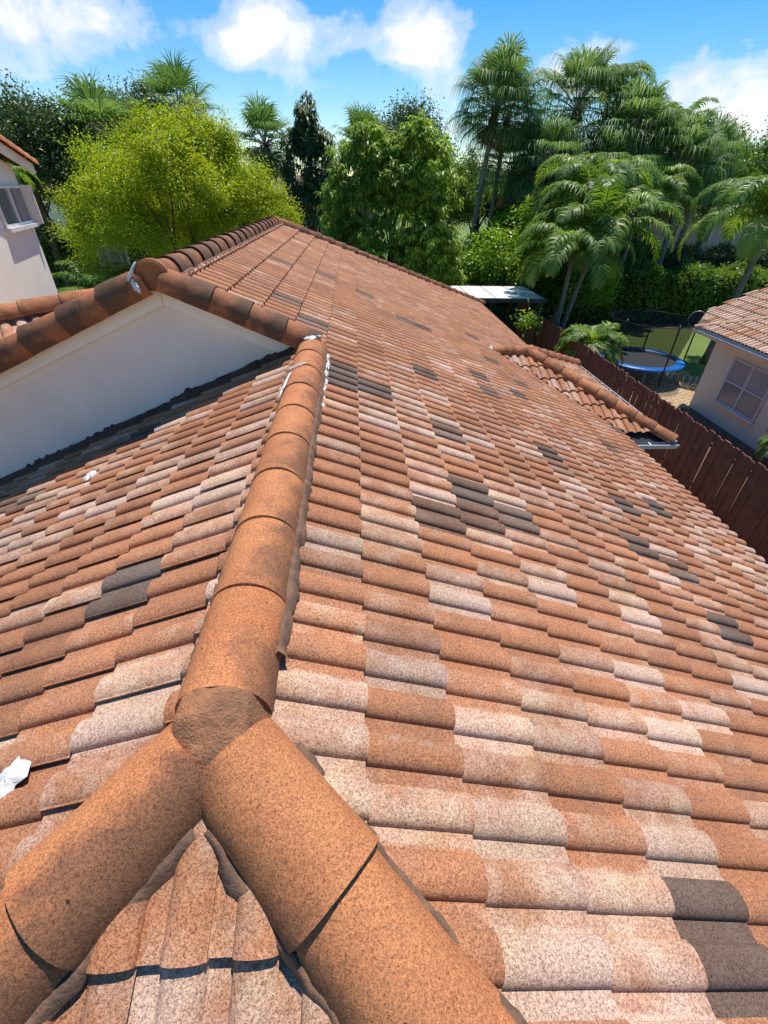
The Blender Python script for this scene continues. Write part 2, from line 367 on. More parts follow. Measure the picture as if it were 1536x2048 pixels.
# ------------------------------------------------------------------ roof tiles
UW = 0.322; EXPO = 0.3493; LAP = 0.07; TILT = 0.031; HH = 0.034
def tile_profile(seg):
    """one double-roll tile across u: lip, roll, pan, roll, pan"""
    hw = 0.107; half = UW/2; pts = []
    def roll(u0, first):
        for i in range(seg+1):
            a = math.pi*i/seg; c_ = math.cos(a); s_ = abs(math.sin(a))
            t = 0.5-0.5*math.copysign(abs(c_)**0.9, c_); z = HH*s_**0.9 if 0 < i < seg else 0.0
            if first and t < 0.2: z = max(z, 0.016)
            pts.append((u0+hw*t, z))
    roll(0.0, True)
    pts.append((half-0.020, -0.001))
    roll(half, False)
    pts.append((UW-0.018, -0.001)); pts.append((UW+0.016, -0.002))
    return pts
def tile_geom(seg, rows, lip=True, length=EXPO, under=True):
    P = tile_profile(seg); n = len(P); V = []; F = []
    vs_ = [-LAP+(length+LAP)*i/rows for i in range(rows+1)]
    for v in vs_:
        lift = TILT*(v+LAP)/(length+LAP)
        for u, z in P: V.append((u, v, z+lift))
    for r in range(rows):
        for i in range(n-1): F.append((r*n+i, (r+1)*n+i, (r+1)*n+i+1, r*n+i+1))
    b = len(V)                                            # butt face
    for u, z in P: V.append((u, length-0.002, z+TILT-0.017))
    e = rows*n
    for i in range(n-1): F.append((e+i, b+i, b+i+1, e+i+1))
    if lip:                                               # side lip of the first roll
        b2 = len(V)
        for r, v in enumerate(vs_): V.append((0.001, v, TILT*(v+LAP)/(length+LAP)+0.008))
        for r in range(rows): F.append((r*n, b2+r, b2+r+1, (r+1)*n))
    return np.array(V, np.float32), np.array(F, np.int32)
def roll_attr(V): return (V[:, 0] > UW/2-.012).astype(np.float32)
TV_HI, TF_HI = tile_geom(14, 3)
TV_LO, TF_LO = tile_geom(6, 1, lip=False)
TV_MD, TF_MD = tile_geom(8, 1)
def flip(F): return F[:, ::-1]
def face_up(V, F):
    a, b, c = V[F[0, 0]], V[F[0, 1]], V[F[0, 2]]
    return F if np.cross(b-a, c-a)[2] > 0 else F[:, ::-1]
TF_HI = face_up(TV_HI, TF_HI); TF_LO = face_up(TV_LO, TF_LO); TF_MD = face_up(TV_MD, TF_MD)
tile_me = quads_mesh('roof_tile', TV_HI, TF_HI, smooth=True, attrs={'roll': roll_attr(TV_HI)}); tile_me.materials.append(MT['tile'])
tile_md = quads_mesh('roof_tile_b', TV_MD, TF_MD, smooth=True, attrs={'roll': roll_attr(TV_MD)}); tile_md.materials.append(MT['tile'])
def sharp_edges(me, ang=0.7):
    bm = bmesh.new(); bm.from_mesh(me)
    for e in bm.edges:
        if len(e.link_faces) == 2 and e.calc_face_angle(0) > ang: e.smooth = False
    bm.to_mesh(me); bm.free()
sharp_edges(tile_me); sharp_edges(tile_md)

class Slope:
    def __init__(s, O, dd, n, clips=(), u_phase=0.0, v_phase=0.0, uw=UW, tag_=''):
        s.O = Vector(O); s.d = Vector(dd).normalized(); s.n = Vector(n).normalized(); s.a = s.d.cross(s.n)
        s.clips = [(Vector(p), Vector(q).normalized()) for p, q in clips]; s.up = u_phase; s.vp = v_phase; s.uw = uw; s.tag = tag_
        s.picks = {}
    def idx(s, P):
        q = Vector(P)-s.O; u, v = q.dot(s.a), q.dot(s.d)
        k = math.floor((v-s.vp)/EXPO); j = math.floor((u-s.up-(0.5*s.uw if k % 2 else 0))/s.uw)
        return j, k
    def pick(s, px, py, col):
        r = CF+CR*((px-768)/903.6)+CU*((1024-py)/903.6)
        O = s.O+s.n*0.04
        t = (O-CAM).dot(s.n)/r.dot(s.n); s.picks[s.idx(CAM+r*t)] = col
    def tiles(s, u0, u1, v0, v1):
        out = []
        for k in range(math.floor((v0-s.vp)/EXPO)-1, math.ceil((v1-s.vp)/EXPO)):
            if (k+1)*EXPO+s.vp > v1+0.02: continue
            off = 0.5*s.uw if k % 2 else 0
            for j in range(math.floor((u0-s.up-off)/s.uw)-1, math.ceil((u1-s.up-off)/s.uw)+1):
                u = s.up+off+j*s.uw; v = s.vp+k*EXPO
                cs = [s.O+s.a*uu+s.d*vv for uu in (u, u+s.uw) for vv in (v-LAP, v+EXPO)]
                keep = True; cut = []
                for p, q in s.clips:
                    ds = [(c-p).dot(q) for c in cs]
                    if max(ds) < 0.01: keep = False; break
                    if min(ds) < -0.002: cut.append((p, q))
                if not keep: continue
                ctr = s.O+s.a*(u+s.uw/2)+s.d*(v+EXPO/2)
                area = 0; pp = [to_px(s.O+s.a*uu+s.d*vv) for uu, vv in ((u, v), (u+s.uw, v), (u+s.uw, v+EXPO), (u, v+EXPO))]
                if all(pp):
                    cxp = sum(p[0] for p in pp)/4; cyp = sum(p[1] for p in pp)/4
                    if -60 < cxp < 1596 and -40 < cyp < 2140:
                        area = abs(sum(pp[i][0]*pp[(i+1) % 4][1]-pp[(i+1) % 4][0]*pp[i][1] for i in range(4)))/2
                        if not (0 < cxp < 1536 and 0 < cyp < 2048): area *= 0.3
                out.append(dict(s=s, j=j, k=k, u=u, v=v, cut=cut, area=area, c=ctr))
        return out
def tile_matrix(t):
    s = t['s']; r = random.Random((t['j']*7919+t['k']*104729+len(s.tag)*31) & 0xffffff)
    P = s.O+s.a*(t['u']+r.uniform(-.0018, .0018))+s.d*(t['v']+r.uniform(-.004, .004))+s.n*r.uniform(-.001, .0018)
    Mx = frame(P, s.a*(s.uw/UW), s.d, s.n)
    return Mx @ Matrix.Rotation(r.uniform(-.006, .006), 4, 'Z') @ Matrix.Rotation(r.uniform(-.004, .004), 4, 'X')
def cut_verts(V, F, Mw, cuts):
    bm = bmesh.new(); lay = bm.verts.layers.float.new('roll'); vs_ = [bm.verts.new(Mw @ Vector(v)) for v in V]
    for v_, rv in zip(vs_, roll_attr(V)): v_[lay] = rv
    for f in F:
        try: bm.faces.new([vs_[i] for i in f])
        except ValueError: pass
    for p, q in cuts:
        bmesh.ops.bisect_plane(bm, geom=bm.verts[:]+bm.edges[:]+bm.faces[:], plane_co=p, plane_no=q, clear_inner=True)
    for f in bm.faces: f.smooth = True
    return bm
def tile_color(t, rng, pale=0.5):
    c = tile_color_(t, rng, pale); return ((c[0]+2)/4, c[1], c[2], (c[3]+1)/4)
def tile_color_(t, rng, pale):
    s = t['s']
    if (t['j'], t['k']) in s.picks:
        c = s.picks[(t['j'], t['k'])]
        b_, v_, d_ = {'D': (0.3, 1.0, 0.84), 'B': (0.1, 0.75, 0.55), 'P': (1.0, 1.05, 0.0), 'T': (-0.3, 1.0, 0.0), 'R': (-0.5, 0.85, 0.12)}[c]
        return (b_, v_*rng.uniform(.95, 1.05), d_, 1+(rng.uniform(-1.2, .1) if c == 'P' else rng.uniform(-.1, 1.1)))
    k_ = min(1.0, max(0.35, 1.15-0.09*t['c'].y)) if s is S_R else 1.0
    b_ = rng.uniform(-0.72, .73)*k_+.28+(pale-0.5)*1.6
    return (b_, rng.uniform(0.86, 1.1), rng.uniform(.75, .95) if rng.random() < 0.008 else (rng.uniform(.15, .35) if rng.random() < 0.015 else 0.0), 1+rng.choice((-1, 1))*rng.uniform(.25, 1.15)*k_)
def lay_roof(house, tiles, n_single, rng, field_name, pale_fn=None):
    tiles.sort(key=lambda t: -t['area'])
    single = tiles[:n_single]; rest = tiles[n_single:]
    for i, t in enumerate(single):
        Mw = tile_matrix(t)
        if t['cut']:
            bm = cut_verts(TV_HI, TF_HI, Mw, t['cut'])
            if not bm.faces: bm.free(); continue
            me = bpy.data.meshes.new('roof_tile'); Mi = Mw.inverted()
            bmesh.ops.transform(bm, matrix=Mi, verts=bm.verts); bm.to_mesh(me); bm.free(); me.materials.append(MT['tile'])
            sharp_edges(me)
        else: me = tile_me if t['area'] > 900 else tile_md
        o = bpy.data.objects.new('roof_tile', me); COL.objects.link(o); o.parent = house
        o.matrix_parent_inverse = PINV[house.name]; o.matrix_basis = Mw
        c = tile_color(t, rng, pale_fn(t) if pale_fn else 0.5); o.color = c
    VV, FF, CC, RR = [], [], [], []; nb = 0
    for t in rest:
        Mw = tile_matrix(t); c = tile_color(t, rng, pale_fn(t) if pale_fn else 0.5)
        V0, F0 = (TV_MD, TF_MD) if t['area'] > 150 else (TV_LO, TF_LO)
        if t['cut']:
            bm = cut_verts(V0, F0, Mw, t['cut'])
            bmesh.ops.triangulate(bm, faces=bm.faces[:])
            bm.verts.index_update()
            V = np.array([v.co[:] for v in bm.verts], np.float32).reshape(-1, 3)
            F = np.array([[l.index for l in f.verts] for f in bm.faces], np.int32).reshape(-1, 3)
            lay = bm.verts.layers.float['roll']; rl = np.array([v[lay] for v in bm.verts], np.float32)
            bm.free()
            if not len(F): continue
        else:
            A = np.array(Mw); V = V0 @ A[:3, :3].T.astype(np.float32)+A[:3, 3].astype(np.float32)
            F = np.concatenate([F0[:, [0, 1, 2]], F0[:, [0, 2, 3]]]); rl = roll_attr(V0)
        VV.append(V); FF.append(F+nb); nb += len(V); CC.append(np.tile(np.array(c, np.float32), (len(V), 1))); RR.append(rl)
    if VV:
        me = quads_mesh(field_name, np.concatenate(VV), np.concatenate(FF), smooth=True, attrs={'tcol': np.concatenate(CC), 'roll': np.concatenate(RR)})
        me.materials.append(MT['tile_field'])
        sharp_edges_fast(me)
        o = bpy.data.objects.new(field_name, me); COL.objects.link(o); o.parent = house; o.matrix_parent_inverse = PINV[house.name]; o['kind'] = 'stuff'
        return o
def sharp_edges_fast(me):
    me.set_sharp_from_angle(angle=0.7)

# ------------------------------------------------------------------ barrel caps
def cap_mesh(name, w_head, w_butt, h, L, a0=0.0, a1=180.0, na=20, nl=9, th=0.013, m='cap', wob=0.012, rise=0.018, seed=0.0):
    V = []; F = []; al = []; ar = []
    for inner in (0, 1):
        for i in range(nl+1):
            t = i/nl; w = w_head+(w_butt-w_head)*t-inner*th; hh = h*(0.93+0.07*t)-inner*th
            for j in range(na+1):
                q = rad(a0+(a1-a0)*j/na); c_, s_ = math.cos(q), math.sin(q)
                s2 = s_ if s_ >= 0 else s_
                k_ = 1+wob*(math.sin(7.1*t+seed)*math.cos(2.3*q+seed*1.7)+.6*math.sin(4*q+11*t+seed*2.9)+.4*math.sin(9*q-17*t+seed))
                V.append((-w*c_*k_, L*t, ((hh*s2 if s_ >= 0 else w*s_)+rise*t)*k_)); al.append(t); ar.append(j/na)
    n = na+1; off = (nl+1)*n
    for i in range(nl):
        for j in range(na):
            k = i*n+j; F.append((k, k+1, k+n+1, k+n)); F.append((off+k, off+k+n, off+k+n+1, off+k+1))
    for j in range(na):
        k = nl*n+j; F.append((k, k+1, off+k+1, off+k)); F.append((j, off+j, off+j+1, j+1))
    for i in range(nl):
        F.append((i*n, i*n+n, off+i*n+n, off+i*n)); k = i*n+na; F.append((k, off+k, off+k+n, k+n))
    V = np.array(V, np.float32); F = np.array(F, np.int32)
    a, b, c = V[F[na//2*2, 0]], V[F[na//2*2, 1]], V[F[na//2*2, 2]]
    if np.cross(b-a, c-a)[2] < 0: F = F[:, ::-1]
    me = quads_mesh(name, V, F, smooth=True, attrs={'along': al, 'arc': ar}); me.materials.append(MT[m]); me.set_sharp_from_angle(angle=0.9)
    return me
def cap_run(house, P0, P1, up, me, expo, name='ridge_cap', dirt=(0.5, 0.5, 0.3), base=-0.045, start=0.0, n=None, jit=0.004, rot=.012):
    """caps from P0 (upper or far end) to P1 (lower or near end)"""
    P0, P1 = Vector(P0), Vector(P1); dd = (P1-P0); L = dd.length; dd.normalize()
    up = Vector(up); nn = (up-dd*up.dot(dd)).normalized(); a = dd.cross(nn); out = []
    cnt = n or max(1, round(L/expo)); ex = L/cnt if n is None else expo
    for i in range(cnt):
        P = P0+dd*(start+i*ex)+nn*(base+RS.uniform(-.002, .002)*(1 if rot > .005 else .15))+a*RS.uniform(-jit, jit)
        o = bpy.data.objects.new(name, RS.choice(me) if isinstance(me, list) else me); COL.objects.link(o); o.parent = house; o.matrix_parent_inverse = PINV[house.name]
        o.matrix_basis = frame(P, a, dd, nn) @ Matrix.Rotation(RS.uniform(-rot, rot), 4, 'Z')
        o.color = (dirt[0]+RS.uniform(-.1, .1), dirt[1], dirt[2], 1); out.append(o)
    return out
def mortar_strip(house, P0, P1, up, lat, width, height, seed, m='mortar', name='mortar_bed', step=0.02):
    P0, P1 = Vector(P0), Vector(P1); dd = P1-P0; L = dd.length; dd.normalize(); up = Vector(up).normalized(); lat = Vector(lat).normalized()
    r = np.random.default_rng(seed); ns = max(4, int(L/step)); prof = [(-1, -0.6), (-.6, .45), (0, .95), (.6, .6), (1, -0.6)]
    w1 = np.convolve(r.normal(0, 1, ns+12), np.ones(5)/5, 'same'); w2 = np.convolve(r.normal(0, 1, ns+12), np.ones(3)/3, 'same')
    V, F = [], []
    for i in range(ns+1):
        for q, (x, z) in enumerate(prof):
            V.append(tuple(P0+dd*(L*i/ns+r.normal(0, .003))+lat*(x*width*(1+.35*w1[i])+.006*w2[i])+up*(z*height*(1+.3*w2[i])+r.normal(0, .002))))
    n = len(prof)
    for i in range(ns):
        for q in range(n-1): F.append((i*n+q, i*n+q+1, (i+1)*n+q+1, (i+1)*n+q))
    me = quads_mesh(name, V, F, smooth=True); return link(name, me, m, house)
def blob(house, P, n, tdir, sx, sy, h, seed, m='sealant', name='sealant_patch', rag=0.35):
    P, n = Vector(P), Vector(n).normalized(); t = Vector(tdir); t = (t-n*t.dot(n)).normalized(); b = n.cross(t)
    r = random.Random(seed); na, nr = 36, 5; ph = [r.uniform(0, 6.28) for _ in range(6)]
    V = [tuple(P+n*h)]; F = []
    for i in range(1, nr+1):
        for j in range(na):
            q = 2*math.pi*j/na
            rr = 1+rag*(0.5*math.sin(2*q+ph[0])+0.4*math.sin(3*q+ph[1])+0.35*math.sin(5*q+ph[2])+0.3*math.sin(9*q+ph[3])+0.25*math.sin(13*q+ph[4]))+r.uniform(-.08, .08)
            f = i/nr; z = h*(1-f**2.5)+r.uniform(-.25, .25)*h*(1 if i < nr else 0)-(0.006 if i == nr else 0)
            V.append(tuple(P+t*(sx*rr*f*math.cos(q))+b*(sy*rr*f*math.sin(q))+n*z))
    for j in range(na): F.append((0, 1+j, 1+(j+1) % na))
    for i in range(nr-1):
        for j in range(na):
            a0 = 1+i*na+j; a1 = 1+i*na+(j+1) % na; F.append((a0, a0+na, a1+na, a1))
    me = bpy.data.meshes.new(name); me.from_pydata(V, [], F); me.update(); me.polygons.foreach_set('use_smooth', np.ones(len(F), bool))
    return link(name, me, m, house)

# ================================================================== OUR HOUSE
YY, YG, XA, YE, XE = 0.7018, 4.60, -1.34, 12.24, 5.43
ZA = Z-M*XA
V3 = Vector
house = thing('tiled_house', 'house in front with mottled terracotta tiled hip roof and white gable wall', 'house', (0.0, 7.0, 0.0))
nR, dR = V3((ST, 0, CT)), V3((CT, 0, -ST)); nL, dL = V3((-ST, 0, CT)), V3((-CT, 0, -ST)); nF, dF = V3((0, -ST, CT)), V3((0, -CT, -ST))
DZ = -0.035
S_R = Slope((0, 0, Z+DZ), dR, nR, [((0, YY, 0), (1, 1, 0)), ((XA, YE, 0), (1, -1, 0)), ((XA, 0, 0), (1, 0, 0))], -0.790, 0.096, tag_='right')
S_L = Slope((0, 0, Z+DZ), dL, nL, [((0, YY, 0), (-1, 1, 0)), ((0, 0, 0), (-1, 0, 0)), ((0, YG+.04, 0), (0, -1, 0))], 1.6035, 0.52*EXPO, 0.335, tag_='lefts')
S_F = Slope((0, YY, Z+DZ), dF, nF, [((0, YY, 0), (-1, -1, 0)), ((0, YY, 0), (1, -1, 0))], -0.052, 0.335*EXPO, tag_='fron')
S_M = Slope((XA, 0, ZA+DZ), dL, nL, [((0, YG, 0), (0, 1, 0)), ((XA, YE, 0), (-1, -1, 0)), ((XA, 0, 0), (-1, 0, 0))], 0.1, 0.096, tag_='ma')
BY, BX0, BX1, BZ, BH = 9.30, 3.26, 3.93, Z-1.43, 2.17
S_B = Slope((0, BY, BZ+DZ+.02), dF, nF, [((BX0, BY, 0), (1, 1, 0)), ((BX1, BY, 0), (-1, -1, 0)), ((0, BY, 0), (0, -1, 0))], 0.02, 0.1, tag_='b')
S_BR = Slope((BX1, BY, BZ+DZ+.02), dR, nR, [((BX1, BY, 0), (1, 1, 0)), ((BX1, BY, 0), (1, -1, 0))], 0.0, 0.1, tag_='baysi')

for x, y in ((110, 1270), (60, 1330)): S_L.pick(x, y, 'R')
for x, y in ((640, 545), (560, 525), (600, 632), (640, 655), (672, 560), (712, 580), (800, 640), (1040, 770), (1220, 990), (880, 1020), (960, 1040), (1230, 905), (880, 860), (590, 600), (1345, 1125)): S_R.pick(x, y, 'B')
for x, y in ((60, 990), (30, 1005)): S_L.pick(x, y, 'B')
for x, y in ((1420, 1820), (940, 1000), (1230, 1000), (1245, 1072), (850, 752), (948, 745), (932, 668), (700, 745), (760, 790), (700, 775), (1500, 1290)): S_R.pick(x, y, 'D')
for x, y in ((250, 1170), (235, 1215)): S_L.pick(x, y, 'D')
tiles = []
for t in S_R.tiles(-19.2, 4.8, -1.5, XE/CT):
    x0 = (t['v']-LAP)*CT; x1 = (t['v']+EXPO)*CT; y0 = -(t['u']+UW); y1 = -t['u']
    if x0 < 0:
        if y1 <= YG+.02:
            if x1 < 0.03: continue
            t['cut'].append((V3((0.0, 0, 0)), V3((1, 0, 0))))
        elif y0 < YG:
            if x1 < 0.1: t['cut'].append((V3((0, YG-.03, 0)), V3((0, 1, 0))))
    if (x0 > BX0+abs((y0+y1)/2-BY)+0.5): continue
    tiles.append(t)
tiles += S_L.tiles(-5, YG+.3, 0, XE/CT)
tiles += S_F.tiles(-5.5, 5.5, 0, XE/CT)
tiles += S_M.tiles(YG, 17, 0, 4.6)
tiles += S_B.tiles(-6.6, -3.0, 0, BH/CT+.05)
tiles += S_BR.tiles(-2.4, 2.4, 0, BH/CT+.05)
def pale_fn(t):
    c = t['c']
    if t['s'] is S_R: return 0.38 if c.y < 1.5 else (0.42 if c.y < 3.5 else max(0.30, 0.42-0.03*(c.y-3.5)))
    if t['s'] in (S_B,): return 0.3
    return 0.45
lay_roof(house, tiles, 320, random.Random(3), 'roof_tile_field', pale_fn)

# roof deck under the tiles
dk = MB(); o = -0.055
def pz(x, y, z): return (x, y, z+o)
zE = Z-M*XE
dk.poly([pz(0, YY, Z), pz(XE-.04, YY-XE, zE), pz(XE-.04, YE+XE-XA, zE), pz(XA, YE, ZA), pz(XA, YG+.02, ZA), pz(0, YG+.02, Z)])
dk.poly([pz(0, YY, Z), pz(0, YG, Z), pz(-XE+.04, YG, zE), pz(-XE+.04, YY-XE, zE)])
dk.poly([pz(0, YY, Z), pz(-XE+.04, YY-XE, zE), pz(XE-.04, YY-XE, zE)])
dk.poly([pz(XA, YG+.02, ZA), pz(XA, YE, ZA), pz(-6.4, YE+5.06, ZA-M*5.06), pz(-6.4, YG+.02, ZA-M*5.06)])
dk.poly([pz(XA, YE, ZA), pz(XE-.04, YE+XE-XA, zE), pz(-6.4, YE+5.06, ZA-M*5.06)])
bzE = BZ-M*BH
dk.poly([pz(BX0, BY, BZ), pz(BX1, BY, BZ), pz(BX1+BH, BY-BH, bzE), pz(BX0+BH, BY-BH, bzE)])
dk.poly([pz(BX1, BY, BZ), pz(BX1+BH, BY+BH, bzE), pz(BX1+BH, BY-BH, bzE)])
dk.poly([pz(BX0, BY, BZ), pz(BX0+BH, BY+BH, bzE), pz(BX1+BH, BY+BH, bzE), pz(BX1, BY, BZ)])
dk.build('roof_deck', 'deck', house)
# outer walls under the eaves
for x0, y0, x1, y1 in ((XE-.55, YY-XE+.5, XE-.4, YE+XE-XA-.6), (-XE+.4, YY-XE+.5, -XE+.55, YG), (-XE+.56, YY-XE+.5, XE-.56, YY-XE+.65), (-5.9, YG+.2, -5.75, YE+4.4), (-5.7, YE+4.3, XE-.56, YE+4.45)):
    MB().box(x0, y0, 0, x1, y1, zE-.16).build('wall', 'beige', house)
MB().box(XE-.38, BY-BH+.45, 0, BX1+BH-.45, BY+BH-.45, bzE-.16).build('wall', 'beige', house)
for p, q in (((XE-.06, YY-XE, 0), (XE-.04, YE+XE-XA, 0)),):
    MB().box(XE-.08, YY-XE, zE-.24, XE-.055, YE+XE-XA, zE-.07).build('fascia_board', 'board', house)
MB().box(XE-.5, YY-XE, zE-.245, XE-.085, YE+XE-XA, zE-.23).build('soffit', 'board', house)

# gable wall, rake boards, mastic flashing
YW = 4.64
gw = MB()
gx = 6.2
pts = [(XA, ZA-.06), (-gx, ZA-.06-M*(gx+XA)), (-gx, Z-M*gx-.25), (-0.02, Z-.2), (0.0, Z-.08)]
gw.poly([(x, YW, z) for x, z in pts]); gw.poly([(x, YW+.15, z) for x, z in pts][::-1])
for (x, z), (x2, z2) in zip(pts, pts[1:]+pts[:1]): gw.poly([(x2, YW, z2), (x, YW, z), (x, YW+.15, z), (x2, YW+.15, z2)])
gw.build('gable_wall', 'stucco', house)
def rake(x0, x1, sgn):
    b = MB(); zt = lambda x: ZA-M*abs(x-XA)-.03; zb = lambda x: ZA-M*abs(x-XA)-.245
    y0, y1 = YW-.055, YW-.003
    A = [(x0, y0, zb(x0)), (x1, y0, zb(x1)), (x1, y0, zt(x1)), (x0, y0, zt(x0))]; B = [(x, y1, z) for x, y, z in A]
    b.poly(A); b.poly(B[::-1])
    for i in range(4): b.poly([A[(i+1) % 4], A[i], B[i], B[(i+1) % 4]])
    ob = b.build('rake_board', 'board', house)
    bm = bmesh.new(); bm.from_mesh(ob.data); bmesh.ops.recalc_face_normals(bm, faces=bm.faces); bmesh.ops.bevel(bm, geom=bm.edges[:], offset=.004, segments=1, affect='EDGES'); bm.to_mesh(ob.data); bm.free()
rake(XA+.002, -0.21, 1); rake(-6.0, XA-.002, -1)
# mastic along the wall foot: ragged upper edge
r = np.random.default_rng(5); n = 260; V, F = [], []
w1 = np.convolve(r.normal(0, 1, n+30), np.ones(9)/9, 'same'); w2 = np.convolve(r.normal(0, 1, n+30), np.ones(3)/3, 'same')
for i in range(n+1):
    x = -0.12-5.2*i/n; zl = Z+M*x
    top = zl+.075+.055*w1[i]+.022*w2[i]+.015*math.sin(i*.13); hump = .022+.012*w1[i+5]+.006*w2[i+7]
    V += [(x, YW-.002, top), (x, YW-.012, top-.015), (x, YW-.02-.004*w2[i], zl+.06+hump), (x, YW-.075-.02*w1[i], zl+.035+hump+.01*w2[i]), (x, YW-.11-.02*w1[i+3], zl+.004+hump), (x, YW-.13, zl-.04)]
for i in range(n):
    for q in range(5): F.append((i*6+q, i*6+q+1, i*6+q+7, i*6+q+6))
link('mastic_flashing', quads_mesh('mastic_flashing', V, np.array(F)[:, ::-1], smooth=True), 'mastic', house)

# caps
CAPR = [cap_mesh('ridge_cap', 0.128, 0.138, 0.145, 0.44, seed=k*1.9, rise=.010) for k in range(4)]
CAPB = [cap_mesh('ridge_cap', 0.1418, 0.1428, 0.148, 0.4115, seed=k*1.9+.4, rise=.0008, wob=.003) for k in range(5)]
CAPH = [cap_mesh('hip_cap', 0.140, 0.154, 0.150, 0.435, seed=k*2.3, wob=.015) for k in range(4)]
CAPN = [cap_mesh('hip_cap_pale', .10, .115, .10, .46, m='cap_pale', seed=k) for k in range(2)]
CAPA = [cap_mesh('ridge_cap_weathered', 0.118, 0.140, 0.150, 0.46, m='cap_dark', seed=k*1.3) for k in range(3)]
CAPK = [cap_mesh('rake_cap', 0.128, 0.150, 0.150, 0.44, a0=-42, a1=200, na=24, m='cap_dark', seed=k*1.7) for k in range(3)]
up = (0, 0, 1)
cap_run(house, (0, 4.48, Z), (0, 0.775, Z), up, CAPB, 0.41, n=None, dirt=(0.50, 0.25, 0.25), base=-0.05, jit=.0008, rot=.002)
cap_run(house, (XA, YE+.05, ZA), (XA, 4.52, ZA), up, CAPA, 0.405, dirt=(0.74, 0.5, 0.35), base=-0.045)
hs2 = math.sqrt(2+M*M)
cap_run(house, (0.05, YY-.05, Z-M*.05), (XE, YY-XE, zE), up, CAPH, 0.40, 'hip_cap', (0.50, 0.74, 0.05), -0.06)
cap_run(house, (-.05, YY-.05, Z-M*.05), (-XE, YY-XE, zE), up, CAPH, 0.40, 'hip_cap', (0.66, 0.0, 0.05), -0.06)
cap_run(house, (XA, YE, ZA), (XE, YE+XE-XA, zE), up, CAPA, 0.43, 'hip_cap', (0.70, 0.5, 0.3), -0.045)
KY = 4.535
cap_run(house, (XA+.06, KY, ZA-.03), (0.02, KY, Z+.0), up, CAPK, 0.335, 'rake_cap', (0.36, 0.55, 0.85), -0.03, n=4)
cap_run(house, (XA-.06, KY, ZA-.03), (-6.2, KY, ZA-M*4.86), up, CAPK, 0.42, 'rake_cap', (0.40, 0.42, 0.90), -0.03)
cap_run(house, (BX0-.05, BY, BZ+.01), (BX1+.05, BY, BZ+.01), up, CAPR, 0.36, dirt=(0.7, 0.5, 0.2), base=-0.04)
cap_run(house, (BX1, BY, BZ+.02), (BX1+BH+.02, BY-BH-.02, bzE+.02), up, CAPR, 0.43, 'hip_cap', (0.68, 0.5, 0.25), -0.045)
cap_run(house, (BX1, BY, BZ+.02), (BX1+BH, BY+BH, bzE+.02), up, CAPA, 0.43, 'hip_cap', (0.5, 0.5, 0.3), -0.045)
# end disc closing the weathered ridge at the gable
b = MB(); na = 26; yy = 4.475
ring = [(XA+.148*math.cos(math.pi*2*i/na), yy+.0, ZA+.012+.128*math.sin(math.pi*2*i/na)) for i in range(na)]
ring2 = [(XA+.125*math.cos(math.pi*2*i/na), yy-.014, ZA+.012+.106*math.sin(math.pi*2*i/na)) for i in range(na)]
ring3 = [(x, yy+.05, z) for x, y, z in ring]
b.poly(ring2)
for i in range(na):
    j = (i+1) % na; b.poly([ring[i], ring[j], ring2[j], ring2[i]]); b.poly([ring3[i], ring3[j], ring[j], ring[i]])
ed = b.build('ridge_end_disc', 'cap_dark', house); ed.color = (0.45, 0.5, 0.3, 1)
bm = bmesh.new(); bm.from_mesh(ed.data); bmesh.ops.recalc_face_normals(bm, faces=bm.faces); bm.to_mesh(ed.data); bm.free()

# mortar beds along the caps
mortar_strip(house, (.125, 4.40, Z-.035), (.135, .95, Z-.035), (0, 0, 1), (1, 0, 0), .030, .035, 11)
mortar_strip(house, (-.135, 4.40, Z-.045), (-.140, .95, Z-.045), (0, 0, 1), (1, 0, 0), .020, .022, 12)
for sg, sd in ((1, 13), (-1, 14)):
    L2 = V3((sg, 1, 0)).normalized()
    for k in (-1, 1):
        q = L2*(.142*k)
        a_ = V3((sg*.12, YY-.12, Z-M*.12-.055))+q; e_ = V3((sg*XE, YY-XE, zE-.055))+q
        mortar_strip(house, a_+V3((0, 0, .010)), e_+V3((0, 0, .010)), (0, 0, 1), L2, .024, .028, sd+k*3)
for x, s_ in ((XA+.135, 21), (XA-.135, 22)): mortar_strip(house, (x, 4.6, ZA-.045), (x, YE, ZA-.045), (0, 0, 1), (1, 0, 0), .022, .028, s_)
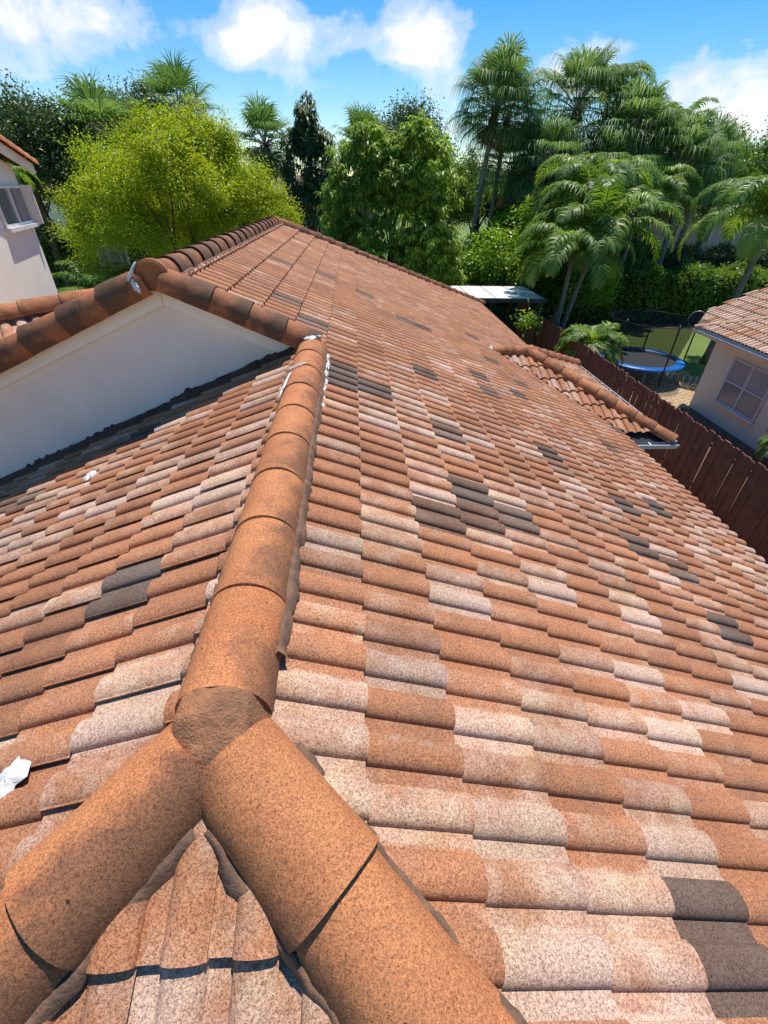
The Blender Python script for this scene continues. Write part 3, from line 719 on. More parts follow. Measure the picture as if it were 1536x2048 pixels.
# junction mortar: a trowelled lump where three cap runs meet
def junction():
    r = np.random.default_rng(9); g = 0.007; xs = np.arange(-.26, .26, g); ys = np.arange(.30, .98, g)
    X, Y = np.meshgrid(xs, ys, indexing='ij')
    base = Z-.04-M*np.maximum(np.abs(X), np.maximum(YY-Y, 0))
    nz = r.normal(0, 1, X.shape)
    for _ in range(2): nz = (nz+np.roll(nz, 1, 0)+np.roll(nz, 1, 1)+np.roll(nz, -1, 0)+np.roll(nz, -1, 1))/5
    nl = r.normal(0, 1, X.shape)
    for _ in range(40): nl = (nl+np.roll(nl, 1, 0)+np.roll(nl, 1, 1)+np.roll(nl, -1, 0)+np.roll(nl, -1, 1))/5
    top = Z+.092-.35*np.maximum(0, np.abs(X)-.04)-2.6*np.maximum(0, np.abs(X)-.095)-.62*np.maximum(0, .70-Y)-.9*np.maximum(0, .58-Y)-.25*np.abs(X)*(Y < .6)-1.1*np.maximum(0, Y-.775)
    top = top+.07*nl+.006*nz
    tail = Z-.04-M*np.maximum(np.abs(X), YY-Y)+.055*np.exp(-((((X+.10)/.10)**2+((Y-.46)/.06)**2)))-.012
    Zz = np.maximum(top, tail); keep = Zz > base+.002
    H = Zz-base
    idx = -np.ones(X.shape, int); V = []
    for i in range(X.shape[0]):
        for j in range(X.shape[1]): idx[i, j] = len(V); V.append((X[i, j], Y[i, j], Zz[i, j]))
    F = [(idx[i, j], idx[i+1, j], idx[i+1, j+1], idx[i, j+1]) for i in range(X.shape[0]-1) for j in range(X.shape[1]-1) if keep[i, j]]
    me = quads_mesh('junction_mortar', V, F, smooth=True)
    link('junction_mortar', me, 'mortar_j', house)
MT['mortar_j'] = simple('trowelled_mortar', (0.46, 0.20, 0.092), (0.25, 0.125, 0.07), 11, 0.85, 1.0, 120, 0.012)
junction()

# sealant smears
blob(house, (0.005, 4.47, Z+.105), (0, -.1, 1), (1, .2, 0), .085, .07, .008, 31)
blob(house, (-.09, 4.34, Z+.045), (-.8, -.1, .6), (0, 1, -.1), .17, .018, .007, 32)
for i in range(6): blob(house, (.150+.012*(i % 2), 4.30-.20*i, Z-.045-.008*i), (.6, 0, .8), (0, 1, 0), .11, .024, .012, 40+i, rag=.5)
blob(house, (-.118, 3.30, Z+.055), (-.75, 0, .66), (0, 1, .2), .19, .022, .006, 50)
blob(house, (-.05, 3.62, Z+.095), (-.3, 0, .95), (1, .3, 0), .06, .012, .005, 51)
def on_slope(s, px, py, lift=.03):
    r_ = CF+CR*((px-768)/903.6)+CU*((1024-py)/903.6); O = s.O+s.n*lift
    return CAM+r_*((O-CAM).dot(s.n)/r_.dot(s.n))
blob(house, on_slope(S_L, 180, 950, .045), nL, (0, 1, 0), .085, .06, .014, 52, rag=.4)
blob(house, on_slope(S_L, 18, 1560, .045), nL, (-.3, 1, 0), .085, .050, .018, 53, rag=.3)
blob(house, (XA-.15, 4.44, ZA+.04), (-.55, -.6, .5), (.25, -.2, 1), .10, .020, .008, 54, rag=.25)
blob(house, (XA-.13, 4.40, ZA-.06), (-.3, -.9, .2), (.6, 0, -1), .06, .030, .008, 55, rag=.25)
blob(house, (BX0-.07, BY, BZ+.06), (-.5, -.3, .8), (0, 1, 0), .10, .05, .012, 56)
# nail left on the tiles
nl_ = on_slope(S_R, 1048, 1437, .045)
nb_ = MB(); nb_.tube([nl_, nl_+V3((.055, -.012, -.024))], .0022, 6); nb_.tube([nl_, nl_+V3((.002, 0, -.001))], .005, 8)
tag(nb_.build('nail', 'steel'), 'small steel nail lying loose on the near right slope tiles', 'nail')

# gutter on the bay
gx0, gx1, gy = XE-.1, BX1+BH+.10, BY-BH-.02
def gutter(P, along, out, L, parent, ends=True, name='gutter'):
    """open K-style trough: P at the back top corner"""
    P, along, out = V3(P), V3(along).normalized(), V3(out).normalized(); u = V3((0, 0, 1))
    prof = [(0, 0), (0, -.10), (.075, -.10), (.10, -.06), (.125, -.03), (.125, 0.0), (.112, 0.0)]
    b = MB(); A = [P+out*x+u*z for x, z in prof]; B = [p+along*L for p in A]
    for i in range(len(prof)-1): b.poly([A[i], A[i+1], B[i+1], B[i]])
    if ends: b.poly([A[0], A[1], A[2], A[3], A[4], A[5]]); b.poly([B[5], B[4], B[3], B[2], B[1], B[0]])
    g = b.build(name, 'white_metal', parent)
    k = MB(); k.poly([P+out*.004+u*-.035, P+out*.118+u*-.035, P+out*.118+u*-.035+along*L, P+out*.004+u*-.035+along*L]); k.build('gutter_interior', 'gutter_in', g)  # flat dark sheet across the trough, a little below its rim
    i = 0.3
    while i < L:
        q = MB(); q.obox(P+along*i+out*.06+u*-.004, along*.012, out*.06, u*.004); q.build('bracket', 'white_metal', g); i += .45
    return g
gutter((gx0-.4, gy, bzE-.03), (1, 0, 0), (0, -1, 0), gx1-gx0+.4, house)
gutter((BX1+BH+.02, gy+.02, bzE-.03), (0, 1, 0), (1, 0, 0), 2*BH, house)

# low wing roof to the left behind the gable
wd = V3((-.86, -.5, -.10)).normalized(); wP = V3((-2.35, 6.52, 5.30)); wlat = V3((.5, -.86, 0))
wdd = (wlat*CT+V3((0, 0, -ST))).normalized(); wn = wdd.cross(wd); wn = wn if wn.z > 0 else -wn
wdd = (wdd-wd*wdd.dot(wd)).normalized(); wn = wdd.cross(wd); wn = wn if wn.z > 0 else -wn
S_W = Slope(wP+V3((0, 0, -.07)), wdd, wn, [(wP, wlat), ((0, YW+.2, 0), (0, 1, 0))], 0.0, 0.05, tag_='wingroof')
sg = 1 if S_W.a.dot(wd) > 0 else -1
wt = S_W.tiles(min(0, sg*3.2), max(0, sg*3.2), 0, 1.6)
lay_roof(house, wt, 22, random.Random(8), 'roof_tile_field', lambda t: .45)
cap_run(house, wP, wP+wd*3.0, up, CAPR, 0.41, 'ridge_cap', (0.72, 0.5, 0.2), -0.05)
q = MB(); e0, e1 = wP+V3((0, 0, -.16)), wP+wd*3.3+V3((0, 0, -.16))
q.poly([e0, V3((e1.x, max(e1.y, YW+.16), e1.z)), V3((e1.x, YW+.16, e1.z-.1)), e0+wdd*1.2]); b_ = V3((-wlat.x*CT, -wlat.y*CT, -ST)); q.poly([e1, e0, e0+b_*1.8, e1+b_*1.8]); q.build('roof_deck', 'deck', house)


# ================================================================== GROUND
def sheet(name, pts, z, m, kind='structure'):
    b = MB(); b.poly([(x, y, z) for x, y in pts]); return tag(b.build(name, m), kind=kind)
sheet('ground', [(-500, -80), (500, -80), (500, 1200), (-500, 1200)], 0.0, 'lawn')
sheet('side_path', [(8.98, -2), (12.9, -2), (12.9, 15.1), (8.98, 15.1)], 0.004, 'brick_paver')
sheet('planting_bed', [(9.0, 24.0), (13.0, 26.6), (36, 26.9), (36, 33), (9.0, 31)], 0.004, 'dirt')
sheet('side_yard', [(5.0, -4), (8.85, -4), (8.85, 24), (5.0, 24)], 0.004, 'dirt')
sheet('street', [(-60, 40), (60, 40), (60, 46), (-60, 46)], 0.006, 'asphalt')
sheet('pavement', [(-60, 37.5), (60, 37.5), (60, 39.2), (-60, 39.2)], 0.008, 'concrete')
sheet('driveway', [(-13, 18), (-4, 20), (-3, 37), (-12, 37)], 0.004, 'concrete')
# paver circle beside the trampoline
pat = sheet('patio', [(8.98, 15.1), (12.8, 15.1), (16.2, 15.4), (16.2, 17.6), (13.6, 19.4), (8.98, 19.9)], 0.008, 'paver_joint')
r = random.Random(4); pv = []; c0 = (13.9, 17.5)
V, F = [], []
def in_patio(x, y):
    return x > 9.0 and y > 15.1 and x < 16.2 and (y < 17.6 or (y-17.6) < (16.2-x)*0.69) and y < 19.9-.11*(x-8.98)
for k in range(1, 48):
    R0 = .12*k; R1 = R0+.105; nn = max(6, int(2*math.pi*R0/.22))
    for j in range(nn):
        a0 = 2*math.pi*(j+(k % 2)*.5)/nn; a1 = a0+2*math.pi/nn*.93
        x, y = c0[0]+R0*math.cos((a0+a1)/2), c0[1]+R0*math.sin((a0+a1)/2)
        if not in_patio(x, y): continue
        z = .030+r.uniform(-.004, .004); b = len(V)
        for zz in (.009, z):
            for R_, a_ in ((R0, a0), (R1, a0), (R1, a1), (R0, a1)): V.append((c0[0]+R_*math.cos(a_), c0[1]+R_*math.sin(a_), zz))
        F += [(b+4, b+5, b+6, b+7), (b, b+1, b+5, b+4), (b+1, b+2, b+6, b+5), (b+2, b+3, b+7, b+6), (b+3, b, b+4, b+7)]
po = link('paver_field', quads_mesh('paver_field', V, F), 'paver', pat); po['kind'] = 'stuff'

# ================================================================== FENCE
fence = thing('wooden_fence', 'dark red-brown wooden board fence along the side yard', 'fence', (8.9, 10, 0))
r = random.Random(12); y = -3.0; k = 0
bm_cache = []
for q in range(6):
    w = .068; b = MB(); t_ = .010; hgt = 1.80+r.uniform(-.03, .03); e = r.uniform(.012, .03)
    for zz, wx in ((0.04, w), (hgt-e, w), (hgt, w-.028)): b.v += [(-t_, -wx, zz), (t_, -wx, zz), (t_, wx, zz), (-t_, wx, zz)]
    for i in (0, 4):
        for j in range(4): b.f.append((i+j, i+(j+1) % 4, i+4+(j+1) % 4, i+4+j))
    b.f.append((8, 9, 10, 11)); b.f.append((3, 2, 1, 0)); me = b.mesh('board'); me.materials.append(MT['fence']); bm_cache.append(me)
while y < 24.5:
    o = bpy.data.objects.new('board', r.choice(bm_cache)); COL.objects.link(o); o.parent = fence; o.matrix_parent_inverse = PINV[fence.name]
    o.location = (8.9+(.014 if k % 2 else -.006)+r.uniform(-.006, .006), y, r.uniform(-.025, .02)); o.rotation_euler = (r.uniform(-.012, .012), r.uniform(-.008, .008), r.uniform(-.07, .07))
    y += .132+r.uniform(-.004, .004); k += 1
for z in (.35, 1.45): MB().box(8.935, -3, z, 8.975, 24.5, z+.09).build('rail', 'fence', fence)
for i in range(12): MB().box(8.98, -3+2.4*i, 0, 9.07, -2.91+2.4*i, 1.74).build('post', 'fence', fence)

# ================================================================== NEIGHBOUR ON THE RIGHT
nb = thing('beige_house', 'beige single storey house with pale tiled roof, white gutter and white-framed window', 'house', (14, 10, 0))
HX, HY, HZ = 12.72, 15.25, 2.55
MB().box(HX, 1.0, 0, HX+8, HY, HZ).build('wall', 'beige', nb)
EX, EY = HX-.62, HY+.45
MB().box(EX+.13, .6, HZ-.02, EX+8.5, EY-.1, HZ+.02).build('soffit', 'board', nb)
MB().box(EX+.10, .6, HZ-.04, EX+.125, EY, HZ+.15).build('fascia_board', 'board', nb)
S_N = Slope((EX+.02-.0, 0, HZ+.17), V3((-CT, 0, -ST)), nL, [((EX, EY, 0), (1, -1, 0))], 0.0, -6.9, tag_='nbou')
S_N.O = V3((EX+.05+6.9*CT, 0, HZ+.17+6.9*ST)); S_N.vp = 6.9-20*EXPO; S_N.up = 0.05
ntl = S_N.tiles(2.0, EY+.4, 1.6, 6.92)
for t in ntl: pass
def n_col(t): return 1.05
lay_roof(nb, ntl, 200, random.Random(5), 'roof_tile_field', n_col)
for o in nb.children:
    if o.name.startswith('roof_tile'):
        pass
q = MB(); q.poly([(EX+.1, .6, HZ+.10), (EX+.1, EY-.06, HZ+.10), (EX+6.9*CT, EY-6.9*CT, HZ+.10+6.9*ST), (EX+6.9*CT, .6, HZ+.10+6.9*ST)][::-1])
q.poly([(EX+.1, EY-.06, HZ+.10), (EX+8.5, EY-.06, HZ+.10), (EX+8.5, EY-4, HZ+.10+4*M), (EX+6.9*CT, EY-6.9*CT, HZ+.10+6.9*ST)][::-1]); q.build('roof_deck', 'deck', nb)
cap_run(nb, (EX+6.9*CT, EY-6.9*CT+.0, HZ+.2+6.9*ST), (EX, EY, HZ+.2), up, CAPN, .42, 'hip_cap', (0.2, .5, .1), -.075)
gutter((EX+.095, .6, HZ+.10), (0, 1, 0), (-1, 0, 0), EY-.6+.05, nb)
def window(par, P, right, upv, out, w, h, cols=2, rows=2, fr=.045, m_top='blind', m_bot='screen', name='window'):
    P, right, upv, out = map(V3, (P, right, upv, out)); c = P+right*w/2+upv*h/2
    wn_ = MB(); wn_.obox(c-out*.03, right*(w/2), upv*(h/2), out*.012); win = wn_.build(name, 'screen', par)
    f = MB()
    for sx in (-1, 1): f.obox(c+right*sx*(w/2-fr/2), right*fr/2, upv*h/2, out*.030)
    for sy in (-1, 1): f.obox(c+upv*sy*(h/2-fr/2)+out*.001, right*(w/2-fr), upv*fr/2, out*.030)
    f.build('window_frame', 'white_metal', win)
    for i in range(1, cols):
        g_ = MB(); g_.obox(P+right*(w*i/cols)+upv*h/2+out*.004, right*fr*.7, upv*(h/2-fr), out*.026); g_.build('mullion', 'white_metal', win)
    for j in range(1, rows):
        g_ = MB(); g_.obox(c+upv*(h*j/rows-h/2)+out*.008, right*(w/2-fr), upv*fr*.5, out*.02); g_.build('transom', 'white_metal', win)
    for i in range(cols):
        for j in range(rows):
            g_ = MB(); g_.obox(P+right*(w*(i+.5)/cols)+upv*(h*(j+.5)/rows)-out*.008, right*(w/cols/2-fr*.6), upv*(h/rows/2-fr*.6), out*.004)
            g_.build('pane', m_top if j == rows-1 else m_bot, win)
    s_ = MB(); s_.obox(P+right*w/2-upv*.04+out*.03, right*(w/2+.05), upv*.035, out*.06); s_.build('window_sill', 'beige' if par is nb else 'white_metal', win)
    return win
window(nb, (HX-.03, 14.15, .70), (0, -1, 0), (0, 0, 1), (-1, 0, 0), 1.80, 1.44)
q = MB(); q.tube([(HX+.01, 12.75, .42), (HX-.05, 12.75, .42)], .055, 12); q.build('vent_cap', 'beige', nb)

# ================================================================== NEIGHBOUR ON THE LEFT
ln = thing('grey_house', 'two storey pale grey house with tiled rake edge beside the wing roof', 'house', (-7, 10, 0))
wd_ = V3((.25, -.968, 0)); wnm = V3((.968, .25, 0)); Cn = V3((-6.52, 12.0, 0))
def lp(t, out=0.0, z=0.0): return Cn+wd_*t+wnm*out+V3((0, 0, z))
ze = 6.62
b = MB(); A = [lp(0, 0, 0), lp(6, 0, 0), lp(6, 0, ze+.17*6), lp(0, 0, ze)]; B = [p-wnm*6 for p in A]
b.poly(A); b.poly(B[::-1])
for i in range(4): b.poly([A[(i+1) % 4], A[i], B[i], B[(i+1) % 4]])
b.build('wall', 'grey_wall', ln)
tr = .17
def rk(t): return 6.66+tr*(t+.57)
b = MB(); t0, t1 = -.57, 6.0
for (o0, o1, dz0, dz1) in ((.21, .25, -.16, .02),):
    A = [lp(t0, o0, rk(t0)+dz0), lp(t1, o0, rk(t1)+dz0), lp(t1, o0, rk(t1)+dz1), lp(t0, o0, rk(t0)+dz1)]; B = [p+wnm*(o1-o0) for p in A]
    b.poly(B); b.poly(A[::-1])
    for i in range(4): b.poly([A[(i+1) % 4], A[i], B[i], B[(i+1) % 4]])
b.build('rake_board', 'grey_wall', ln)
b = MB(); b.poly([lp(t0, -.1, rk(t0)-.03), lp(t1, -.1, rk(t1)-.03), lp(t1, .22, rk(t1)-.03), lp(t0, .22, rk(t0)-.03)]); b.poly([lp(t0, -6, rk(t0)+.03), lp(t0, .24, rk(t0)+.03), lp(t1, .24, rk(t1)+.03), lp(t1, -6, rk(t1)+.03)]); b.build('roof_deck', 'deck', ln)
cap_run(ln, lp(t1, .22, rk(t1)+.05), lp(t0, .22, rk(t0)+.05), up, CAPR, .40, 'rake_cap', (.2, .5, .1), -.05)
dn = (-wd_+V3((0, 0, -tr))).normalized(); nn_ = V3((0, 0, 1)); nn_ = (nn_-dn*nn_.dot(dn)).normalized()
S_LN = Slope(lp(t1, .1, rk(t1)+.07), dn, nn_, [(lp(0, .12, 0), -wnm)], 0, 0, tag_='ln')
L_ = S_LN.a.dot(wnm)
lay_roof(ln, S_LN.tiles(min(0, -L_*3), max(0, -L_*3), 0, (t1-t0)/CT), 10, random.Random(2), 'roof_tile_field', lambda t: .35)
win = window(ln, lp(1.75, .03, 5.66), -wd_, (0, 0, 1), wnm, 1.70, 0.64, 2, 1, .045, 'glass', 'glass')
# top-hung storm shutter held open at the side of the window
b = MB(); b.obox(lp(-.01, .11, 5.97), wnm*.10, V3((0, 0, .34)), wd_*.02); b.build('shutter', 'grey_wall', win)

# ================================================================== PATIO COVER
pc = thing('patio_cover', 'flat white panel patio cover with dark frame beyond the roof', 'patio cover', (6.5, 22.3, 0))
px0, px1, py0, py1, pzz = 2.2, 8.62, 20.85, 23.75, 2.58
npn = 6
for i in range(npn):
    a = px0+(px1-px0)*i/npn; e = px0+(px1-px0)*(i+1)/npn
    MB().box(a+.02, py0, pzz, e-.02, py1, pzz+.05).build('roof_panel', 'panel', pc)
for a in (px0-.08, px1+.0): MB().box(a, py0-.08, pzz-.10, a+.08, py1+.08, pzz+.075).build('fascia_beam', 'dark_metal', pc)
for a in (py0-.085, py1+.005): MB().box(px0+.0, a, pzz-.12, px1, a+.08, pzz+.045).build('fascia_beam', 'dark_metal', pc)
for i in range(1, npn): MB().box(px0+(px1-px0)*i/npn-.018, py0, pzz-.03, px0+(px1-px0)*i/npn+.018, py1, pzz+.035).build('purlin', 'dark_metal', pc)
for a in (px0, px1-.1):
    for b_ in (py0, py1-.1): MB().box(a, b_, 0, a+.1, b_+.1, pzz-.1).build('post', 'dark_metal', pc)

# ================================================================== TRAMPOLINE
tp = thing('trampoline', 'round trampoline with blue pad ring and black safety net', 'trampoline', (12.32, 18.5, 0))
tc_, R = V3((12.32, 18.5, 0)), 1.62; th_ = .80
def ringpt(a, r_, z): return (tc_.x+r_*math.cos(a), tc_.y+r_*math.sin(a), z)
na = 48
b = MB(); b.poly([ringpt(2*math.pi*i/na, R-.27, th_) for i in range(na)]); b.build('jump_mat', 'mat', tp)
b = MB()
prof = [(R-.30, th_+.012), (R-.26, th_+.035), (R-.02, th_+.04), (R+.04, th_+.01), (R+.04, th_-.05), (R, th_-.06)]
for i in range(na):
    for (r0, z0), (r1, z1) in zip(prof, prof[1:]):
        a0, a1 = 2*math.pi*i/na, 2*math.pi*(i+1)/na
        b.poly([ringpt(a0, r0, z0), ringpt(a0, r1, z1), ringpt(a1, r1, z1), ringpt(a1, r0, z0)])
b.build('pad_ring', 'blue_pad', tp, True)
b = MB(); b.tube([ringpt(2*math.pi*i/na, R-.03, th_-.05) for i in range(na+1)], .022, 8); b.build('frame_ring', 'steel', tp, True)
for k in range(4):
    a = math.pi/4+k*math.pi/2+.25
    b = MB(); b.tube([ringpt(a-.18, R-.03, th_-.06), ringpt(a-.18, R, .06), ringpt(a-.12, R, .025), ringpt(a+.12, R, .025), ringpt(a+.18, R, .06), ringpt(a+.18, R-.03, th_-.06)], .019, 8); b.build('leg', 'steel', tp, True)
pole_a = [rad(a_) for a_ in (345, 272, 205, 130, 58)]
for a in pole_a:
    b = MB(); b.tube([ringpt(a, R+.04, .15), ringpt(a, R+.04, th_+1.55), ringpt(a, R-.02, th_+1.68)], .030, 8); b.build('net_pole', 'black_plastic', tp, True)
b = MB()
for i in range(na):
    a0, a1 = 2*math.pi*i/na, 2*math.pi*(i+1)/na
    for z0, z1 in ((th_+.02, th_+.8), (th_+.8, th_+1.55)):
        f = lambda a, z: ringpt(a, R-.30+.24*((z-th_)/1.55)-.04*math.sin(3*a)**2, z)
        b.poly([f(a0, z0), f(a1, z0), f(a1, z1), f(a0, z1)])
b.build('safety_net', 'net', tp, True)
b = MB(); b.tube([ringpt(2*math.pi*i/na, R-.05, th_+1.56) for i in range(na+1)], .006, 6); b.build('net_rim', 'black_plastic', tp, True)
bc = V3(ringpt(pole_a[0], R-.06, th_+1.62))
b = MB(); bn = V3((-.55, -.8, .15)).normalized(); b1 = bn.orthogonal().normalized(); b2 = bn.cross(b1)
for s_, rr in ((1, .31), (-1, .31)): b.poly([bc+bn*.02*s_+(b1*math.cos(s_*2*math.pi*i/28)+b2*math.sin(s_*2*math.pi*i/28))*rr for i in range(28)])
for i in range(28):
    q0, q1 = 2*math.pi*i/28, 2*math.pi*(i+1)/28
    u0, u1 = (b1*math.cos(q0)+b2*math.sin(q0))*.31, (b1*math.cos(q1)+b2*math.sin(q1))*.31
    b.poly([bc+u0-bn*.02, bc+u1-bn*.02, bc+u1+bn*.02, bc+u0+bn*.02])
bb = b.build('hoop_backboard', 'black_plastic', tp)
b = MB(); b.tube([bc+bn*.03+(b1*math.cos(2*math.pi*i/28)+b2*math.sin(2*math.pi*i/28))*.30 for i in range(29)], .014, 6); b.build('backboard_rim', 'steel', bb, True)

# ================================================================== BASKETBALL HOOP (left yard)
hp = thing('basketball_hoop', 'portable basketball hoop with clear white-framed backboard under the yellow-green tree', 'basketball hoop', (-9.0, 22.0, 0))
hc = V3((-7.62, 17.7, 4.30)); hr = V3((.985, .17, 0)); ho = V3((.17, -.985, 0)); hu = V3((0, 0, 1)); hw, hh_ = .52, .34
hc = V3((-9.1, 21.0, 4.02))
b = MB(); b.obox(hc, hr*hw, hu*hh_, ho*.01); bo = b.build('backboard', 'acrylic', hp)
b = MB()
for sx in (-1, 1): b.obox(hc+hr*sx*hw, hr*.028, hu*(hh_+.028), ho*.022)
for sy in (-1, 1): b.obox(hc+hu*sy*hh_+ho*.001, hr*hw, hu*.028, ho*.021)
b.obox(hc-hr*.17, hr*.012, hu*hh_, ho*.014); b.obox(hc+hr*.30, hr*.012, hu*hh_*.98, ho*.013)
b.build('backboard_frame', 'white_metal', bo)
b = MB(); rc = hc-hu*(hh_-.05)+ho*.27; b.tube([rc+(hr*math.cos(2*math.pi*i/24)+ho*math.sin(2*math.pi*i/24))*.22 for i in range(25)], .012, 6); b.obox(hc-hu*(hh_-.05)+ho*.03, hr*.09, hu*.05, ho*.025); b.build('rim', 'red_paint', hp, True)
b = MB(); b.tube([hc-ho*.05-hu*.2, hc-ho*.7-hu*.9, (hc.x-ho.x*.9, hc.y-ho.y*.9, .1)], .05, 8); b.build('pole', 'dark_metal', hp, True)
b = MB(); b.obox((hc.x-ho.x*1.1, hc.y-ho.y*1.1, .1), hr*.4, ho*.5, hu*.1); b.build('base', 'black_plastic', hp)

# ================================================================== VEGETATION
def norm(a): return a/np.maximum(np.linalg.norm(a, axis=-1, keepdims=True), 1e-9)
def leaf_quads(P, D, Nn, L, Wd, fold=.15):
    """kite leaves: base P, direction D, normal Nn"""
    S = norm(np.cross(D, Nn)); Nn = np.cross(S, D)
    L = np.asarray(L)[:, None]; Wd = np.asarray(Wd)[:, None]
    mid = P+D*L*.42
    V = np.stack([P, mid+S*Wd/2+Nn*fold*Wd, P+D*L-Nn*L*.10, mid-S*Wd/2+Nn*fold*Wd], 1).reshape(-1, 3)
    F = np.arange(len(V)).reshape(-1, 4); return V, F
def crown_mesh(name, seed, parts, leaf, m, tilt=0.0, tcent=None, vary=.8):
    """parts: list of (center, radii, n_clumps, clump_r, leaves_per_clump); leaf=(len, width, droop)"""
    r = np.random.default_rng(seed); VV, FF, TT = [], [], []; nv = 0
    for c, rd, nc, cr, lp_ in parts:
        c = np.array(c, float); rd = np.array(rd, float)
        d_ = norm(r.normal(0, 1, (nc, 3))); d_[:, 2] = np.where(d_[:, 2] < -.35, -d_[:, 2]*.6, d_[:, 2]); d_ = norm(d_)
        rr = r.uniform(.45, 1.0, nc)**.5*(1+.16*np.sin(5*d_[:, 0]+seed)*np.cos(4*d_[:, 2]+2*seed)+.12*np.sin(9*d_[:, 1]+seed*3))
        cc = c+d_*rd*rr[:, None]; csz = cr*r.uniform(.55, 1.35, nc); ct = r.uniform(0, 1, nc)
        n = nc*lp_; ci = np.repeat(np.arange(nc), lp_)
        off = r.normal(0, 1, (n, 3))*np.array([1, 1, .75]); off = norm(off)*np.abs(r.normal(.75, .33, n))[:, None]
        P = cc[ci]+off*csz[ci][:, None]
        D = norm(off*.7+r.normal(0, .6, (n, 3))+np.array([0, 0, -leaf[2]]))
        Nn = norm(np.array([0, 0, 1.0])+r.normal(0, .7, (n, 3))+off*.5)
        V, F = leaf_quads(P, D, Nn, leaf[0]*r.uniform(.6, 1.25, n), leaf[1]*r.uniform(.7, 1.2, n))
        t = np.clip(.5*ct[ci]+.5*r.uniform(0, 1, n), 0, 1)**1.2*vary
        VV.append(V); FF.append(F+nv); nv += len(V); TT.append(t)
    me = quads_mesh(name, np.concatenate(VV), np.concatenate(FF), tint=np.concatenate(TT)); me.materials.append(MT[m]); return me
def rosette_mesh(name, seed, parts, leaf, m, per=11):
    """whorls of long hanging leaves"""
    r = np.random.default_rng(seed); VV, FF, TT = [], [], []; nv = 0
    for c, rd, nw in parts:
        c = np.array(c, float); rd = np.array(rd, float)
        d_ = norm(r.normal(0, 1, (nw, 3))); d_[:, 2] = np.where(d_[:, 2] < -.5, -d_[:, 2], d_[:, 2]); d_ = norm(d_)
        lump = 1+.17*np.sin(6*d_[:, 0]+seed)*np.cos(5*d_[:, 2]+seed)+.14*np.sin(8*d_[:, 1]+3*d_[:, 2]+seed*2)+.08*np.sin(15*d_[:, 0]+13*d_[:, 2])
        cc = c+d_*rd*(lump*r.uniform(.60, 1, nw)**.5)[:, None]
        wt = np.clip(.5+.5*np.sin(7*d_[:, 0]+5*d_[:, 2]+seed)*np.cos(6*d_[:, 1])+r.normal(0, .22, nw), 0, 1)
        ci = np.repeat(np.arange(nw), per); n = nw*per
        a = r.uniform(0, 2*np.pi, n); el = r.uniform(-.9, .55, n)
        D0 = norm(np.stack([np.cos(a)*np.cos(el), np.sin(a)*np.cos(el), np.sin(el)], 1)*.9+d_[ci]*.45)
        L = leaf[0]*r.uniform(.6, 1.2, n); Wd = leaf[1]*r.uniform(.8, 1.2, n)
        S = norm(np.cross(D0, np.array([0, 0, 1.0]))); up_ = np.cross(S, D0)
        p0 = cc[ci]; p1 = p0+D0*(L*.45)[:, None]; D1 = norm(D0+np.array([0, 0, -leaf[2]])); p2 = p1+D1*(L*.55)[:, None]
        w = (Wd/2)[:, None]
        V = np.stack([p0-S*w*.25, p0+S*w*.25, p1+S*w, p1-S*w, p2+S*w*.15, p2-S*w*.15], 1).reshape(-1, 3)
        b = np.arange(n)[:, None]*6
        F = np.concatenate([b+np.array([[0, 1, 2, 3]]), b+np.array([[3, 2, 4, 5]])], 0)
        t = np.clip(wt[ci]*.75+r.uniform(0, .3, n), 0, 1)
        VV.append(V); FF.append(F+nv); nv += len(V); TT.append(np.concatenate([t, t]))
    me = quads_mesh(name, np.concatenate(VV), np.concatenate(FF), tint=np.concatenate(TT)); me.materials.append(MT[m]); return me
def limb_mesh(name, seed, base, top, r0, targets, n=7):
    rr = random.Random(seed); b = MB(); base, top = V3(base), V3(top)
    def path(p, q, k, amp): return [p.lerp(q, i/k)+V3((rr.uniform(-amp, amp), rr.uniform(-amp, amp), 0))*(0 if i in (0, k) else 1) for i in range(k+1)]
    p = path(base, top, 4, .12); b.tube(p, [r0*(1.25 if i == 0 else 1-.09*i) for i in range(5)], 10)
    for t in targets:
        t = V3(t); st = base.lerp(top, rr.uniform(.55, 1.0)); mid = st.lerp(t, .5)+V3((0, 0, rr.uniform(.1, .5)))
        q = [st, st.lerp(mid, .5)+V3((rr.uniform(-.1, .1), rr.uniform(-.1, .1), 0)), mid, mid.lerp(t, .55)+V3((rr.uniform(-.15, .15), 0, .05)), t]
        b.tube(q, [r0*.5, r0*.4, r0*.3, r0*.2, r0*.08], 7)
        for _ in range(2):
            e = t+V3((rr.uniform(-1, 1), rr.uniform(-1, 1), rr.uniform(-.2, .9))); b.tube([q[2], q[2].lerp(e, .5)+V3((0, 0, .15)), e], [r0*.22, r0*.14, r0*.04], 5)
    me = b.mesh(name, True); return me
def tree(name, label, loc, crown_me, trunk_me, group=None, cat='tree', trunk_mat='bark', rz=0, sc=1):
    t = thing(name, label, cat, loc, rz, group, world=False); t.scale = (sc, sc, sc)
    link('trunk', trunk_me, trunk_mat, t); link('crown', crown_me, None, t); return t

